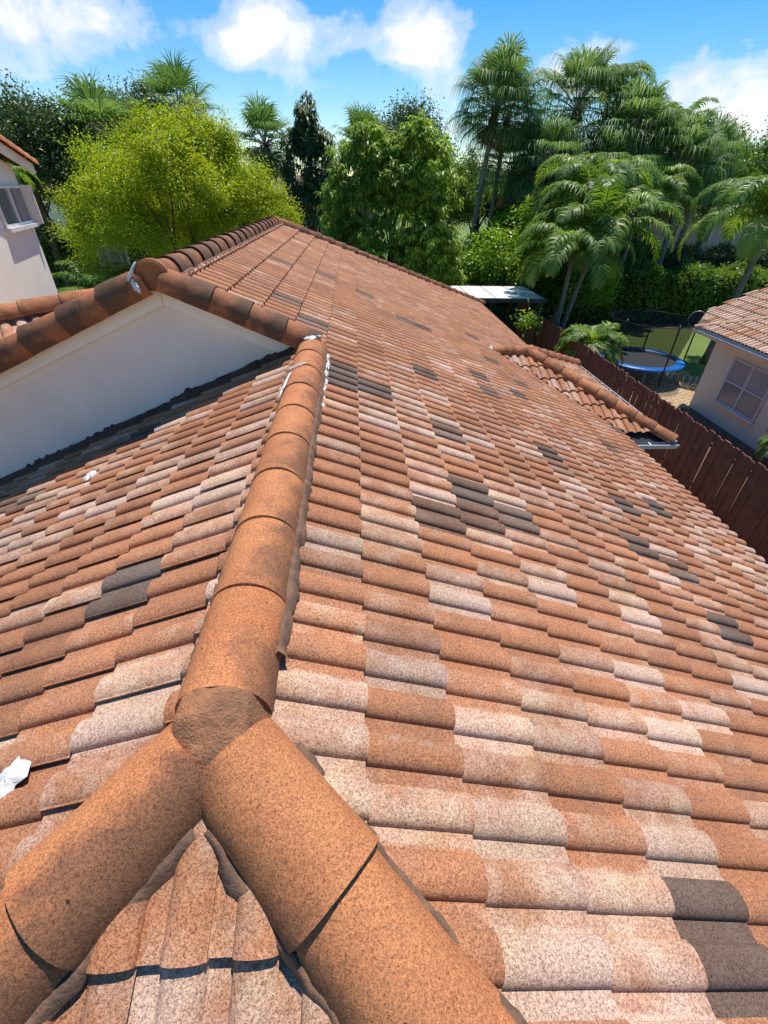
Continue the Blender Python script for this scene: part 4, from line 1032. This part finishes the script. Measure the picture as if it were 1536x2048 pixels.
# --- the big yellow-green tree
yc = crown_mesh('yellow_crown', 3, [((-.2, 0, 5.4), (3.65, 3.4, 2.8), 330, .46, 330), ((-2.2, -.4, 4.4), (2.4, 2.2, 2.1), 110, .44, 300), ((1.9, .2, 4.7), (2.0, 2.1, 2.2), 110, .44, 300), ((.3, 0, 7.4), (1.7, 1.5, 1.2), 60, .40, 260)], (.095, .052, .25), 'leaf_yellow')
yt = limb_mesh('yellow_trunk', 3, (0, 0, 0), (0, 0, 3.0), .22, [(-2.6, .3, 5), (2.5, -.4, 5.2), (0, 1.5, 6.4), (-.8, -1.8, 5.8), (1.2, 1, 7), (.4, -.8, 7.4)])
tree('shade_tree', 'large rounded yellow-green tree, brightest crown, left of the ridge', (-6.25, 22.0, 0), yc, yt)
# low limb reaching right, a separate shrub in front
sc_ = crown_mesh('shrub_crown', 17, [((0, 0, 2.6), (2.0, 1.5, 1.3), 90, .40, 230)], (.095, .052, .25), 'leaf_yellow')
st_ = limb_mesh('shrub_trunk', 17, (0, 0, 0), (0, 0, 1.6), .09, [(-.9, 0, 2.6), (.9, .2, 2.8), (0, .6, 3.2)])
tree('yellow_shrub', 'low yellow-green shrub between the big yellow-green tree and the mango tree', (-2.3, 23.6, .7), sc_, st_, cat='shrub', sc=.9)
# --- mango
mc = rosette_mesh('mango_crown', 5, [((0, 0, 4.3), (3.2, 2.7, 3.3), 1500), ((-1.0, 0, 6.5), (1.9, 1.7, 2.0), 560), ((1.2, -.2, 6.8), (1.8, 1.6, 1.9), 520), ((-1.8, -.5, 2.8), (2.0, 1.8, 2.4), 700), ((1.9, -.4, 2.8), (1.8, 1.8, 2.7), 640)], (.36, .08, .75), 'leaf_mango', per=13)
mt = limb_mesh('mango_trunk', 5, (0, 0, 0), (0, 0, 3.2), .2, [(-1.6, .2, 4.5), (1.6, -.3, 4.8), (.3, 1, 6.2), (0, -1.2, 5.4), (.6, .1, 7.2)])
tree('mango_tree', 'dense green mango tree with drooping leaves behind the far end of the roof', (2.15, 26.0, 0), mc, mt)
# --- dark weeping tree
wc = rosette_mesh('weeping_crown', 8, [((0, 0, 7.1), (1.75, 1.6, 3.2), 900), ((.2, 0, 5.2), (1.6, 1.5, 2.0), 350)], (.42, .09, 1.5), 'leaf_dark')
wt_ = limb_mesh('weeping_trunk', 8, (0, 0, 0), (0, 0, 4.6), .17, [(-.9, 0, 6.5), (.9, .2, 7), (0, .3, 9), (.4, -.5, 8)])
tree('weeping_tree', 'tall narrow dark weeping tree between the yellow-green tree and the mango tree', (-2.1, 34.0, 0), wc, wt_, sc=.95)
# --- dark broadleaf trees
def dark_tree(seed, rx, rz_, h, m='leaf_dark', n=190, leaf=(.165, .09, .3)):
    c = crown_mesh('dark_crown', seed, [((0, 0, h-rz_), (rx, rx*.9, rz_), n, .66, 130), ((rx*.35, 0, h-rz_*1.5), (rx*.7, rx*.6, rz_*.7), n//3, .58, 120)], leaf, m)
    t = limb_mesh('dark_trunk', seed, (0, 0, 0), (0, 0, h-rz_*1.6), .2, [(-rx*.6, 0, h-rz_), (rx*.6, .2, h-rz_*.9), (0, rx*.4, h-rz_*.5), (rx*.2, -rx*.5, h-rz_), (-rx*.3, .3, h-rz_*.4)])
    return c, t
dA, dB, dC = dark_tree(21, 3.0, 2.4, 9.4), dark_tree(22, 2.6, 2.9, 9.0), dark_tree(23, 3.4, 2.7, 8.8, 'leaf_mid')
def dt(proto, label, x, y, sc=1.0, rz=0, group='dark trees along the back'): return tree('dark_tree', label, (x, y, 0), proto[0], proto[1], group, rz=rz, sc=sc)
dt(dA, 'tall dark tree above the grey house roof at the left edge', -15.6, 29.0, 1.05, .3)
dt(dB, 'dark open-branched tree directly behind the leftmost fan palm', -13.2, 33.0, 1.12, 1.1)
dt(dA, 'dark rounded treetop between the two tall left fan palms', -14.2, 45.0, 1.26, 2.0)
dt(dB, 'dark flat-topped tree peeking over the mango tree', 4.6, 45.0, 1.27, .4)
dt(dC, 'dusky tree at the far right edge above the hedges', 27.6, 40.0, 1.16, .9)
dt(dB, 'dark tree just behind the right palm grove, right side', 22.0, 44.0, 1.10, 2.4)
dt(dC, 'green tree between the mango tree and the twin palms', 6.4, 38.0, .98, 1.5)
dt(dA, 'dark tree directly behind the twin palm trunks', 9.8, 40.0, .84, .2)
dt(dB, 'dark tree behind the middle of the palm grove', 14.4, 42.0, .98, 3.0)
dt(dC, 'low green tree behind the yellow-green tree', -7.5, 34.0, .72, 2.2)

# --- bright leafy shrubs in front of the palms
def shrub(seed, rx, rz_, h, m, leaf=(.17, .085, .2), n=120, lpc=70):
    c = crown_mesh('shrub_crown', seed, [((0, 0, h-rz_), (rx, rx*.85, rz_), n, .42, lpc)], leaf, m)
    t = limb_mesh('shrub_trunk', seed, (0, 0, 0), (0, 0, max(.4, h-rz_*1.4)), .08, [(-rx*.5, 0, h-rz_), (rx*.5, .1, h-rz_*.8), (0, .3, h-rz_*.5)])
    return c, t
sB, sM = shrub(31, 1.5, 1.6, 3.9, 'leaf_bright'), shrub(32, 1.7, 1.6, 3.4, 'leaf_mid')
def sh(proto, name, label, x, y, sc=1, rz=0): return tree(name, label, (x, y, 0), proto[0], proto[1], 'leafy shrubs under the palms', 'shrub', rz=rz, sc=sc)
sh(sB, 'leafy_shrub', 'bright green shrub left of the arching feather palms', 8.0, 26.6, 1.20, .2)
sh(sB, 'leafy_shrub', 'lime green shrub top against the palm grove trunks', 9.6, 28.6, 1.45, 1.9)
sh(sM, 'leafy_shrub', 'mid green shrub beyond the patio cover', 6.6, 28.6, 1.0, 1.0)
sh(sM, 'leafy_shrub', 'deep green shrub behind the feather palm stems', 11.4, 26.4, 1.05, 2.2)
sh(sB, 'leafy_shrub', 'bright shrub at the left end of the front hedge', 12.9, 26.4, .86, 2.9)
sh(sM, 'leafy_shrub', 'green shrub under the mango tree on its right side', 5.2, 29.5, .9, .5)
sh(sM, 'leafy_shrub', 'tall green shrub filling the gap under the grove middle', 13.6, 31.4, 1.5, 1.4)
sh(sM, 'leafy_shrub', 'green shrub under the leaning grove palm', 16.6, 33.0, 1.45, .1)

# --- hedges
def hedge(name, label, x0, x1, y0, y1, h, seed, m, leaf=(.13, .075, 0.1), dens=330, parts=True, group=None, rot=0, ctr=None):
    t = thing(name, label, 'hedge', ((x0+x1)/2, (y0+y1)/2, 0), rot, group, world=False)
    r = np.random.default_rng(seed); lx, ly = (x1-x0)/2, (y1-y0)/2
    area = 2*(2*lx*h)+2*lx*2*ly+2*2*ly*h; n = int(area*dens)
    f = r.integers(0, 3, n); u = r.uniform(-1, 1, n); w = r.uniform(0, 1, n); sgn = r.choice([-1, 1], n)
    X = u*lx; Y = np.where(f == 0, sgn*ly, r.uniform(-1, 1, n)*ly); Zz = np.where(f == 1, h, w*h)
    X = np.where(f == 2, np.where(r.uniform(0, 1, n) < .35, sgn*lx, X), X); Y = np.where((f == 2), np.where(np.abs(X) > lx*.99, Y, sgn*ly), Y)
    lump = 1+.10*np.sin(X*2.1+seed)+.07*np.sin(X*5.3+Y*3+seed)+.05*np.sin(X*11+Zz*5)
    jit = r.normal(0, .10, (n, 3)); P = np.stack([X, Y*lump, Zz*lump], 1)+jit
    out = norm(np.stack([np.where(np.abs(X) > lx*.98, np.sign(X), 0), Y/max(ly, .1), (Zz > h*.9)*1.2], 1)+.01)
    D = norm(out*.8+r.normal(0, .7, (n, 3))+np.array([0, 0, .1])); Nn = norm(out+r.normal(0, .6, (n, 3))+np.array([0, 0, .5]))
    V, F = leaf_quads(P, D, Nn, leaf[0]*r.uniform(.6, 1.3, n), leaf[1]*r.uniform(.7, 1.2, n))
    tn = np.clip(.45*r.uniform(0, 1, n)+.35*(.5+.5*np.sin(X*3+seed)*np.cos(Zz*4))+.15, 0, 1)
    me = quads_mesh('hedge_foliage', V, F, tint=tn); me.materials.append(MT[m]); link('foliage', me, None, t)
    b = MB(); b.box(-lx+.15, -ly+.18, .0, lx-.15, ly-.18, h-.2); link('filler_core', b.mesh('filler_core'), 'shade_core', t)  # added solid box stops see-through; the hedge's inner shade is its dark colour
    return t
hedge('hedge', 'front glossy hedge along the lawn behind the trampoline', 13.4, 33.0, 28.2, 29.8, 2.55, 1, 'leaf_mid', (.17, .10, .1), 300)
hedge('hedge', 'rear darker clipped hedge, right stretch, below the far house', 19.8, 40.0, 34.5, 36.2, 3.0, 2, 'leaf_dark', (.16, .09, .1), 230)
hedge('hedge', 'rear dark rounded hedge, left stretch, beside the feather palm', 13.2, 19.2, 34.0, 36.4, 3.15, 3, 'leaf_dark', (.16, .09, .1), 230)
hedge('hedge', 'tall dark hedge under the far left house beside the grey wall', -22.0, -9.2, 29.0, 31.0, 3.9, 4, 'leaf_mid', (.18, .10, .1), 190)
hedge('hedge', 'shaded hedge behind the shrubs at the foot of the palm grove', 3.0, 12.6, 33.0, 34.6, 3.4, 6, 'leaf_dark', (.18, .10, .1), 200)

# --- palms
def strip(P, S, Wd):
    """P list of k arrays (n,3), S (n,3) side dirs list, Wd list of widths -> quads"""
    k = len(P); n = len(P[0]); V = np.stack([x for p, s_, w in zip(P, S, Wd) for x in (p-s_*w[:, None]/2, p+s_*w[:, None]/2)], 1).reshape(-1, 3)
    b = np.arange(n)[:, None]*(2*k)
    F = np.concatenate([b+np.array([[2*i, 2*i+1, 2*i+3, 2*i+2]]) for i in range(k-1)], 0); return V, F
def feather_palm(name, seed, nf, L, droop, leaflet, m, base_z=0.0, up0=(.5, 1.35), nl=46, stiff=.5, w=.028):
    """crown of arching pinnate fronds"""
    r = np.random.default_rng(seed); VV, FF, TT = [], [], []; nv = 0; rach = MB()
    for f in range(nf):
        az = 2*np.pi*(f*.382)+r.normal(0, .15); el = up0[1]-(up0[1]-up0[0])*(f/nf)+r.normal(0, .08); Lf = L*r.uniform(.8, 1.1)
        k = 22; hd = np.array([np.cos(az), np.sin(az), 0]); p = np.array([0, 0, base_z]); e = el; pts = [p]; dirs = []
        for i in range(k):
            dv = hd*np.cos(e)+np.array([0, 0, np.sin(e)]); dirs.append(dv); p = p+dv*Lf/k; pts.append(p); e -= droop*(.35+1.3*i/k)/k*2.0
        pts = np.array(pts); dirs = np.array(dirs+[dirs[-1]])
        rach.tube([tuple(q) for q in pts[::3]], [max(.005, .028*(1-i/8)) for i in range(len(pts[::3]))], 5, False)
        tt = np.linspace(.14, .99, nl); idx = tt*k; i0 = np.floor(idx).astype(int); fr = (idx-i0)[:, None]
        Pb = pts[i0]*(1-fr)+pts[np.minimum(i0+1, k)]*fr; Db = dirs[i0]
        side = np.cross(hd, np.array([0, 0, 1.0])); upv = norm(np.cross(side[None], Db))
        for sg_ in (-1, 1):
            ll = leaflet*(np.sin(np.pi*np.clip(tt*.92+.06, 0, 1))**.55)*r.uniform(.85, 1.1, nl)
            D0 = norm(side*sg_*1.0+Db*.55+upv*r.uniform(.05, .45, nl)[:, None]+r.normal(0, .08, (nl, 3)))
            D1 = norm(D0+np.array([0, 0, -1.0])*(1.1-stiff)*r.uniform(.7, 1.3, nl)[:, None]); D2 = norm(D1+np.array([0, 0, -1.0])*(1.3-stiff)*1.2)
            p0 = Pb; p1 = p0+D0*(ll*.4)[:, None]; p2 = p1+D1*(ll*.33)[:, None]; p3 = p2+D2*(ll*.27)[:, None]
            Sx = norm(np.cross(D0, upv)+.001); ww = np.full(nl, w)
            V, F = strip([p0, p1, p2, p3], [Sx]*4, [ww*.6, ww*1.1, ww*.8, ww*.1])
            VV.append(V); FF.append(F+nv); nv += len(V); t_ = np.clip(r.uniform(.0, .8)+r.uniform(-.2, .3, nl), 0, 1); TT.append(np.tile(t_, 3))
    me = quads_mesh(name, np.concatenate(VV), np.concatenate(FF), tint=np.concatenate(TT)); me.materials.append(MT[m])
    rm = rach.mesh(name+'_rachis', True); return me, rm
def fan_palm(name, seed, nf, petiole, R, m, droop=.5, seg=26, span=3.9, w=.06, up0=(-.75, 1.45), skirt=0):
    """crown of palmate fronds, segment tips hang by 'droop'"""
    r = np.random.default_rng(seed); VV, FF, TT = [], [], []; nv = 0; rach = MB()
    for f in range(nf+skirt):
        dead = f >= nf
        az = 2*np.pi*f*.382+r.normal(0, .2); el = (up0[1]-(up0[1]-up0[0])*((f/nf)**.9)+r.normal(0, .1)) if not dead else -1.25
        hd = np.array([np.cos(az), np.sin(az), 0]); lp_ = petiole*r.uniform(.75, 1.15); RR_ = R*r.uniform(.8, 1.1)
        ax = hd*np.cos(el)+np.array([0, 0, np.sin(el)]); ax2 = norm(ax+np.array([0, 0, -.22])); hub = ax*lp_*.6+ax2*lp_*.4
        rach.tube([(0, 0, 0), tuple(ax*lp_*.6), tuple(hub)], [.028, .02, .015], 5, False)
        side = norm(np.cross(ax2, np.array([0, 0, 1.0]))); nrm = np.cross(side, ax2)
        a = np.linspace(-span/2, span/2, seg)+r.normal(0, .03, seg); dirs = ax2[None]*np.cos(a)[:, None]+side[None]*np.sin(a)[:, None]
        dirs = norm(dirs+nrm[None]*(.25*np.abs(np.sin(a)))[:, None])
        ll = RR_*(.72+.28*np.cos(a*.8))*r.uniform(.92, 1.08, seg)
        perp = norm(np.cross(dirs, nrm[None])); g = span/seg
        D1 = norm(dirs+np.array([0, 0, -1.0])*droop*.7); D2 = norm(D1+np.array([0, 0, -1.0])*droop*2.2)
        p0 = hub+dirs*.04; p1 = p0+dirs*(ll*.5)[:, None]; p2 = p1+D1*(ll*.25)[:, None]; p3 = p2+D2*(ll*.3*(1+droop*.5))[:, None]
        V, F = strip([p0, p1, p2, p3], [perp]*4, [np.full(seg, .012), ll*.5*g*.95, np.full(seg, w*.7), np.full(seg, w*.12)])
        VV.append(V); FF.append(F+nv); nv += len(V); t_ = np.clip(r.uniform(0, .7)+r.uniform(-.15, .3, seg), 0, 1); TT.append(np.tile(t_, 3))
    me = quads_mesh(name, np.concatenate(VV), np.concatenate(FF), tint=np.concatenate(TT)); me.materials.append(MT[m])
    return me, rach.mesh(name+'_petioles', True)
deadS = None
def palm(name, label, base, top, crown, r0, r1, trunk_mat='palm_bark', boot=0.0, sc=1.0, rz=0.0, group=None, seed=0, crown_mat=None):
    base, top = V3(base), V3(top); t = thing(name, label, 'palm tree', base, 0, group, world=False); q = top-base
    rr = random.Random(seed); n = 9; bend = V3((rr.uniform(-.12, .12), rr.uniform(-.12, .12), 0))*q.length*.08
    pts = [q*(i/n)+bend*math.sin(math.pi*i/n) for i in range(n+1)]
    b = MB(); b.tube(pts, [r0*(1.35 if i == 0 else 1)+(r1-r0)*i/n for i in range(n+1)], 10); link('trunk', b.mesh('trunk', True), trunk_mat, t)
    if boot:
        b = MB(); dd = q.normalized(); p0 = pts[-1]-dd*boot
        b.tube([p0-dd*.1, p0, p0+dd*boot*.4, p0+dd*boot], [r1*1.05, r1*1.7, r1*1.9, r1*1.4], 10)
        for i in range(26):
            a = i*2.4; z = i/26*boot; o_ = V3((math.cos(a), math.sin(a), 0)); s0 = p0+dd*z
            b.tube([s0+o_*r1*1.2, s0+o_*r1*2.1+V3((0, 0, .16)), s0+o_*r1*2.5+V3((0, 0, .30))], [.035, .03, .008], 5)
        link('leaf_boots', b.mesh('leaf_boots'), 'boot', t)
    if boot and deadS is not None:
        sk = link('dead_fronds', deadS[seed % 2][0], None, t); sk.location = q-q.normalized()*boot*.25; sk.rotation_euler = (0, 0, seed*1.3); sk.scale = (sc*.72,)*3
        link('petioles', deadS[seed % 2][1], 'boot', sk)
    cr = link('crown', crown[0], None, t); cr.location = q; cr.scale = (sc, sc, sc); cr.rotation_euler = (0, 0, rz)
    rc_ = link('rachis', crown[1], trunk_mat if crown_mat is None else crown_mat, cr)
    return t
MT['stem_green'] = simple('green_stem', (0.13, 0.17, 0.05), (0.17, 0.19, 0.07), 6, .6)
fanA = fan_palm('fan_crown_a', 41, 34, 1.0, 1.05, 'palm_dark', .35, 26, 3.8, .06)
fanB = fan_palm('fan_crown_b', 42, 30, 1.1, 1.10, 'palm_dark', .30, 26, 3.6, .06, up0=(-.5, 1.5))
ribA = fan_palm('ribbon_crown_a', 43, 36, 1.55, 1.45, 'palm_dark', .9, 30, 3.3, .05, up0=(-.25, 1.5))
ribB = fan_palm('ribbon_crown_b', 44, 40, 1.45, 1.5, 'palm_dark', .75, 30, 3.5, .055, up0=(-.5, 1.5))
queA = feather_palm('feather_crown_a', 45, 20, 3.3, 1.35, .75, 'palm_green', nl=70, w=.05)
queB = feather_palm('feather_crown_b', 46, 17, 2.9, 1.15, .66, 'palm_green', nl=66, w=.05, up0=(.35, 1.45))
arecaC = feather_palm('areca_crown', 47, 22, 2.2, 1.0, .50, 'palm_green', nl=44, w=.034, up0=(.25, 1.4))
smallC = feather_palm('short_crown', 48, 26, 1.55, 1.25, .42, 'palm_green', nl=44, w=.036, up0=(.15, 1.3), stiff=.75)
MT['straw'] = leaf_material('dry_frond', (0.20, 0.14, 0.07), (0.33, 0.24, 0.13), 0.3, 0.7)
deadS = [fan_palm('dead_fronds_%s' % 'ab'[k], 60+k, 9, 1.0, 1.0, 'straw', .8, 16, 2.2, .05, up0=(-1.25, -.75)) for k in range(2)]
# left fan palms
LG = 'fan palms behind the yellow-green tree'
palm('fan_palm', 'leftmost tall fan palm with pale stalks against dark trees', (-12.6, 30, 0), (-12.0, 30, 8.1), fanA, .24, .20, boot=2.0, sc=1.32, group=LG, seed=1)
palm('fan_palm', 'fan palm whose round head tops the yellow-green tree', (-9.2, 34, 0), (-9.2, 34, 9.4), fanB, .2, .17, boot=1.2, sc=1.25, rz=1, group=LG, seed=2)
palm('fan_palm', 'fan palm head just left of the dark weeping tree', (-4.9, 36, 0), (-4.9, 36, 8.4), fanA, .2, .17, boot=1.5, sc=1.22, rz=2, group=LG, seed=3)
palm('fan_palm', 'small fan palm head over the left shoulder of the mango tree', (1.2, 40, 0), (1.2, 40, 8.5), fanB, .2, .17, boot=1.5, sc=1.2, rz=3, group=LG, seed=4)
palm('feather_palm', 'feather palm frond tips at the left edge above the grey roof', (-12.2, 21.5, 0), (-12.9, 21.5, 6.5), queB, .16, .12, sc=.62, rz=.4, seed=5, crown_mat='stem_green')
# twin tall palms
TG = 'twin tall palms'
palm('ribbon_palm', 'taller of the twin ribbon palms, bare leaning grey trunk on the left', (7.2, 32, 0), (8.15, 32, 9.9), ribA, .17, .13, boot=1.3, sc=1.08, group=TG, seed=6)
palm('ribbon_palm', 'right-hand twin ribbon palm with slimmer straight trunk', (8.6, 32.4, 0), (8.95, 32.4, 9.5), ribB, .14, .11, boot=1.3, sc=.92, rz=1.3, group=TG, seed=7)
# grove
GG = 'palm grove on the right'
palm('ribbon_palm', 'stout ribbon palm with thick brown boots right of the twin palms', (11.2, 31, 0), (11.2, 31, 7.4), ribB, .24, .20, boot=2.6, sc=1.0, rz=.3, group=GG, seed=8)
palm('ribbon_palm', 'lower ribbon palm with split grey boots beside the twin palms', (9.9, 33, 0), (9.9, 33, 7.2), ribA, .2, .17, boot=2.4, sc=.95, rz=2, group=GG, seed=9)
palm('ribbon_palm', 'tallest ribbon palm head at the middle of the grove', (13.4, 34, 0), (13.4, 34, 10.2), ribA, .22, .18, boot=2.2, sc=1.15, rz=.9, group=GG, seed=10)
palm('feather_palm', 'airy feather palm crown against the cloud at the grove top', (16.0, 36, 0), (16.0, 36, 11.2), queA, .18, .14, sc=.95, rz=.2, group=GG, seed=11)
palm('ribbon_palm', 'dense ribbon palm right of the grove middle', (16.4, 33, 0), (16.4, 33, 8.8), ribB, .22, .18, boot=2.0, sc=1.15, rz=2.2, group=GG, seed=12)
palm('ribbon_palm', 'ribbon palm with leaning brown trunk above the far right house', (17.6, 32.5, 0), (19.6, 32.8, 7.4), ribA, .22, .17, boot=2.6, sc=1.2, rz=1.6, group=GG, seed=13)
palm('feather_palm', 'feather palm with one upright frond at the right end of the grove', (19.8, 34, 0), (19.8, 34, 9.2), queB, .18, .14, sc=.95, rz=2.6, group=GG, seed=14)
palm('ribbon_palm', 'rightmost ribbon palm of the grove, paler in the distance', (23.4, 36, 0), (23.4, 36, 8.0), ribB, .2, .16, boot=2.0, sc=1.0, rz=.5, group=GG, seed=15)
palm('ribbon_palm', 'low ribbon palm between the stout palm and the grove middle', (12.6, 32.5, 0), (12.6, 32.5, 6.4), ribA, .2, .17, boot=2.0, sc=1.1, rz=2.9, group=GG, seed=31)
palm('ribbon_palm', 'ribbon palm filling the grove behind the front feather palms', (15.0, 31.5, 0), (15.0, 31.5, 6.8), ribB, .2, .17, boot=2.0, sc=1.15, rz=.7, group=GG, seed=32)
palm('ribbon_palm', 'ribbon palm over the left end of the far right house', (18.4, 35.5, 0), (18.4, 35.5, 8.6), ribB, .2, .17, boot=2.0, sc=1.15, rz=1.1, group=GG, seed=33)
palm('ribbon_palm', 'ribbon palm low over the right part of the far house', (21.6, 34.5, 0), (21.6, 34.5, 6.9), ribA, .2, .17, boot=2.0, sc=1.15, rz=2.0, group=GG, seed=34)
palm('feather_palm', 'feather palm crown in front of the grove middle, yellowish fronds', (13.4, 28.6, 0), (13.4, 28.6, 6.3), queA, .14, .11, sc=1.15, rz=1.2, group=GG, seed=35, crown_mat='stem_green')
palm('feather_palm', 'feather palm spreading above the rear hedge', (16.8, 30.4, 0), (16.8, 30.4, 5.8), queB, .14, .11, sc=1.3, rz=.6, group=GG, seed=36, crown_mat='stem_green')
# front feather palms
palm('feather_palm', 'twin-trunk feather palm arching over the hedge, left head', (9.75, 21.6, 0), (9.95, 22.0, 3.9), queA, .10, .085, 'palm_bark', sc=1.0, rz=.5, group='front feather palms', seed=16, crown_mat='stem_green')
palm('feather_palm', 'feather palm with long arching fronds in the middle of the grove front', (10.3, 22.6, 0), (11.4, 23.2, 4.7), queB, .11, .09, 'palm_bark', sc=1.35, rz=1.7, group='front feather palms', seed=17, crown_mat='stem_green')
palm('feather_palm', 'yellow-green feather palm standing behind the arching front palms', (11.4, 26, 0), (11.9, 26, 6.0), queA, .12, .09, 'palm_bark', sc=1.15, rz=2.8, group='front feather palms', seed=18, crown_mat='stem_green')
palm('feather_palm', 'feather palm cut by the right edge with long drooping fronds', (16.6, 20.3, 0), (17.2, 20.6, 5.4), queA, .15, .12, 'palm_bark', sc=1.15, rz=.9, seed=19, crown_mat='stem_green')
palm('feather_palm', 'short bushy palm beside the fence left of the trampoline', (9.75, 17.9, 0), (9.75, 17.9, 1.35), smallC, .09, .07, 'palm_bark', sc=1.12, rz=.4, seed=20, crown_mat='stem_green')
palm('areca_palm', 'yellowish areca palm clump beside the grey house wall', (-9.0, 19.0, 0), (-9.0, 19.0, 2.7), arecaC, .10, .08, 'palm_bark', sc=1.0, rz=.2, seed=21, crown_mat='stem_green')
palm('feather_palm', 'palm frond tips poking in at the right edge by the beige house', (13.6, 9.4, 0), (12.25, 10.3, .85), smallC, .06, .05, 'palm_bark', sc=.7, rz=1.4, seed=22, crown_mat='stem_green')
# seedling poking above the eave
sv = shrub(36, .28, .3, 2.2, 'leaf_bright', (.20, .08, .2), 14, 22)
tree('sapling', 'small bright sapling between the far eave and the fence', (7.7, 19.6, 0), sv[0], sv[1], cat='sapling')

# ================================================================== FAR HOUSES
def far_house(label, x, y, w, dpt, h, rh, wallm, wins, rz=0):
    t = thing('far_house', label, 'house', (x, y, 0), rz, 'houses beyond the trees', world=False)
    b = MB(); b.box(-w/2, -dpt/2, 0, w/2, dpt/2, h); link('wall', b.mesh('wall'), wallm, t)
    b = MB(); e = .5; A = [(-w/2-e, -dpt/2-e, h), (w/2+e, -dpt/2-e, h), (w/2+e, dpt/2+e, h), (-w/2-e, dpt/2+e, h)]; r0, r1 = (-w/2+dpt/2, 0, h+rh), (w/2-dpt/2, 0, h+rh)
    b.poly([A[0], A[1], r1, r0]); b.poly([A[2], A[3], r0, r1]); b.poly([A[1], A[2], r1]); b.poly([A[3], A[0], r0]); b.poly(A[::-1])
    b.box(-w/2-e, -dpt/2-e-.02, h-.18, w/2+e, -dpt/2-e+.02, h+.02)
    link('roof', b.mesh('roof'), 'far_roof', t)
    for (wx, wz, ww, wh) in wins:
        b = MB(); b.box(wx-ww/2, -dpt/2-.03, wz-wh/2, wx+ww/2, -dpt/2+.02, wz+wh/2); o_ = link('window', b.mesh('window'), 'glass', t)
        b = MB()
        for sx in (-1, 1): b.box(wx+sx*ww/2-.04, -dpt/2-.06, wz-wh/2, wx+sx*ww/2+.04, -dpt/2-.031, wz+wh/2)
        b.box(wx-ww/2, -dpt/2-.06, wz+wh/2, wx+ww/2, -dpt/2-.031, wz+wh/2+.08); link('window_frame', b.mesh('window_frame'), 'white_metal', o_)
    return t
far_house('grey far house with brown roof behind the left hedge', -26.0, 54, 14, 8, 5.6, 1.8, 'grey_wall', [(-3, 4.2, 1, 1.4), (1, 4.2, 1, 1.4), (4.5, 4.2, 1, 1.4), (-3, 1.5, 1, 1.4), (2.5, 1.5, 1.6, 1.4)])
far_house('cream far house glimpsed under the weeping tree', -3.5, 54, 12, 8, 5.4, 1.8, 'cream', [(-3.5, 4.0, 1.1, 1.4), (0, 4.0, 1.1, 1.4), (3.5, 4.0, 1.1, 1.4), (0, 1.4, 1.4, 1.4)])
far_house('beige far house with brown roof above the right hedges', 30.5, 50, 18, 9, 4.9, 1.6, 'cream', [(-6, 3.6, 1.1, 1.2), (-2, 3.6, 1.1, 1.2), (1.2, 3.6, 1.1, 1.2), (5, 3.6, 1.1, 1.2), (-4, 1.2, 1.4, 1.2), (3, 1.2, 1.4, 1.2)])
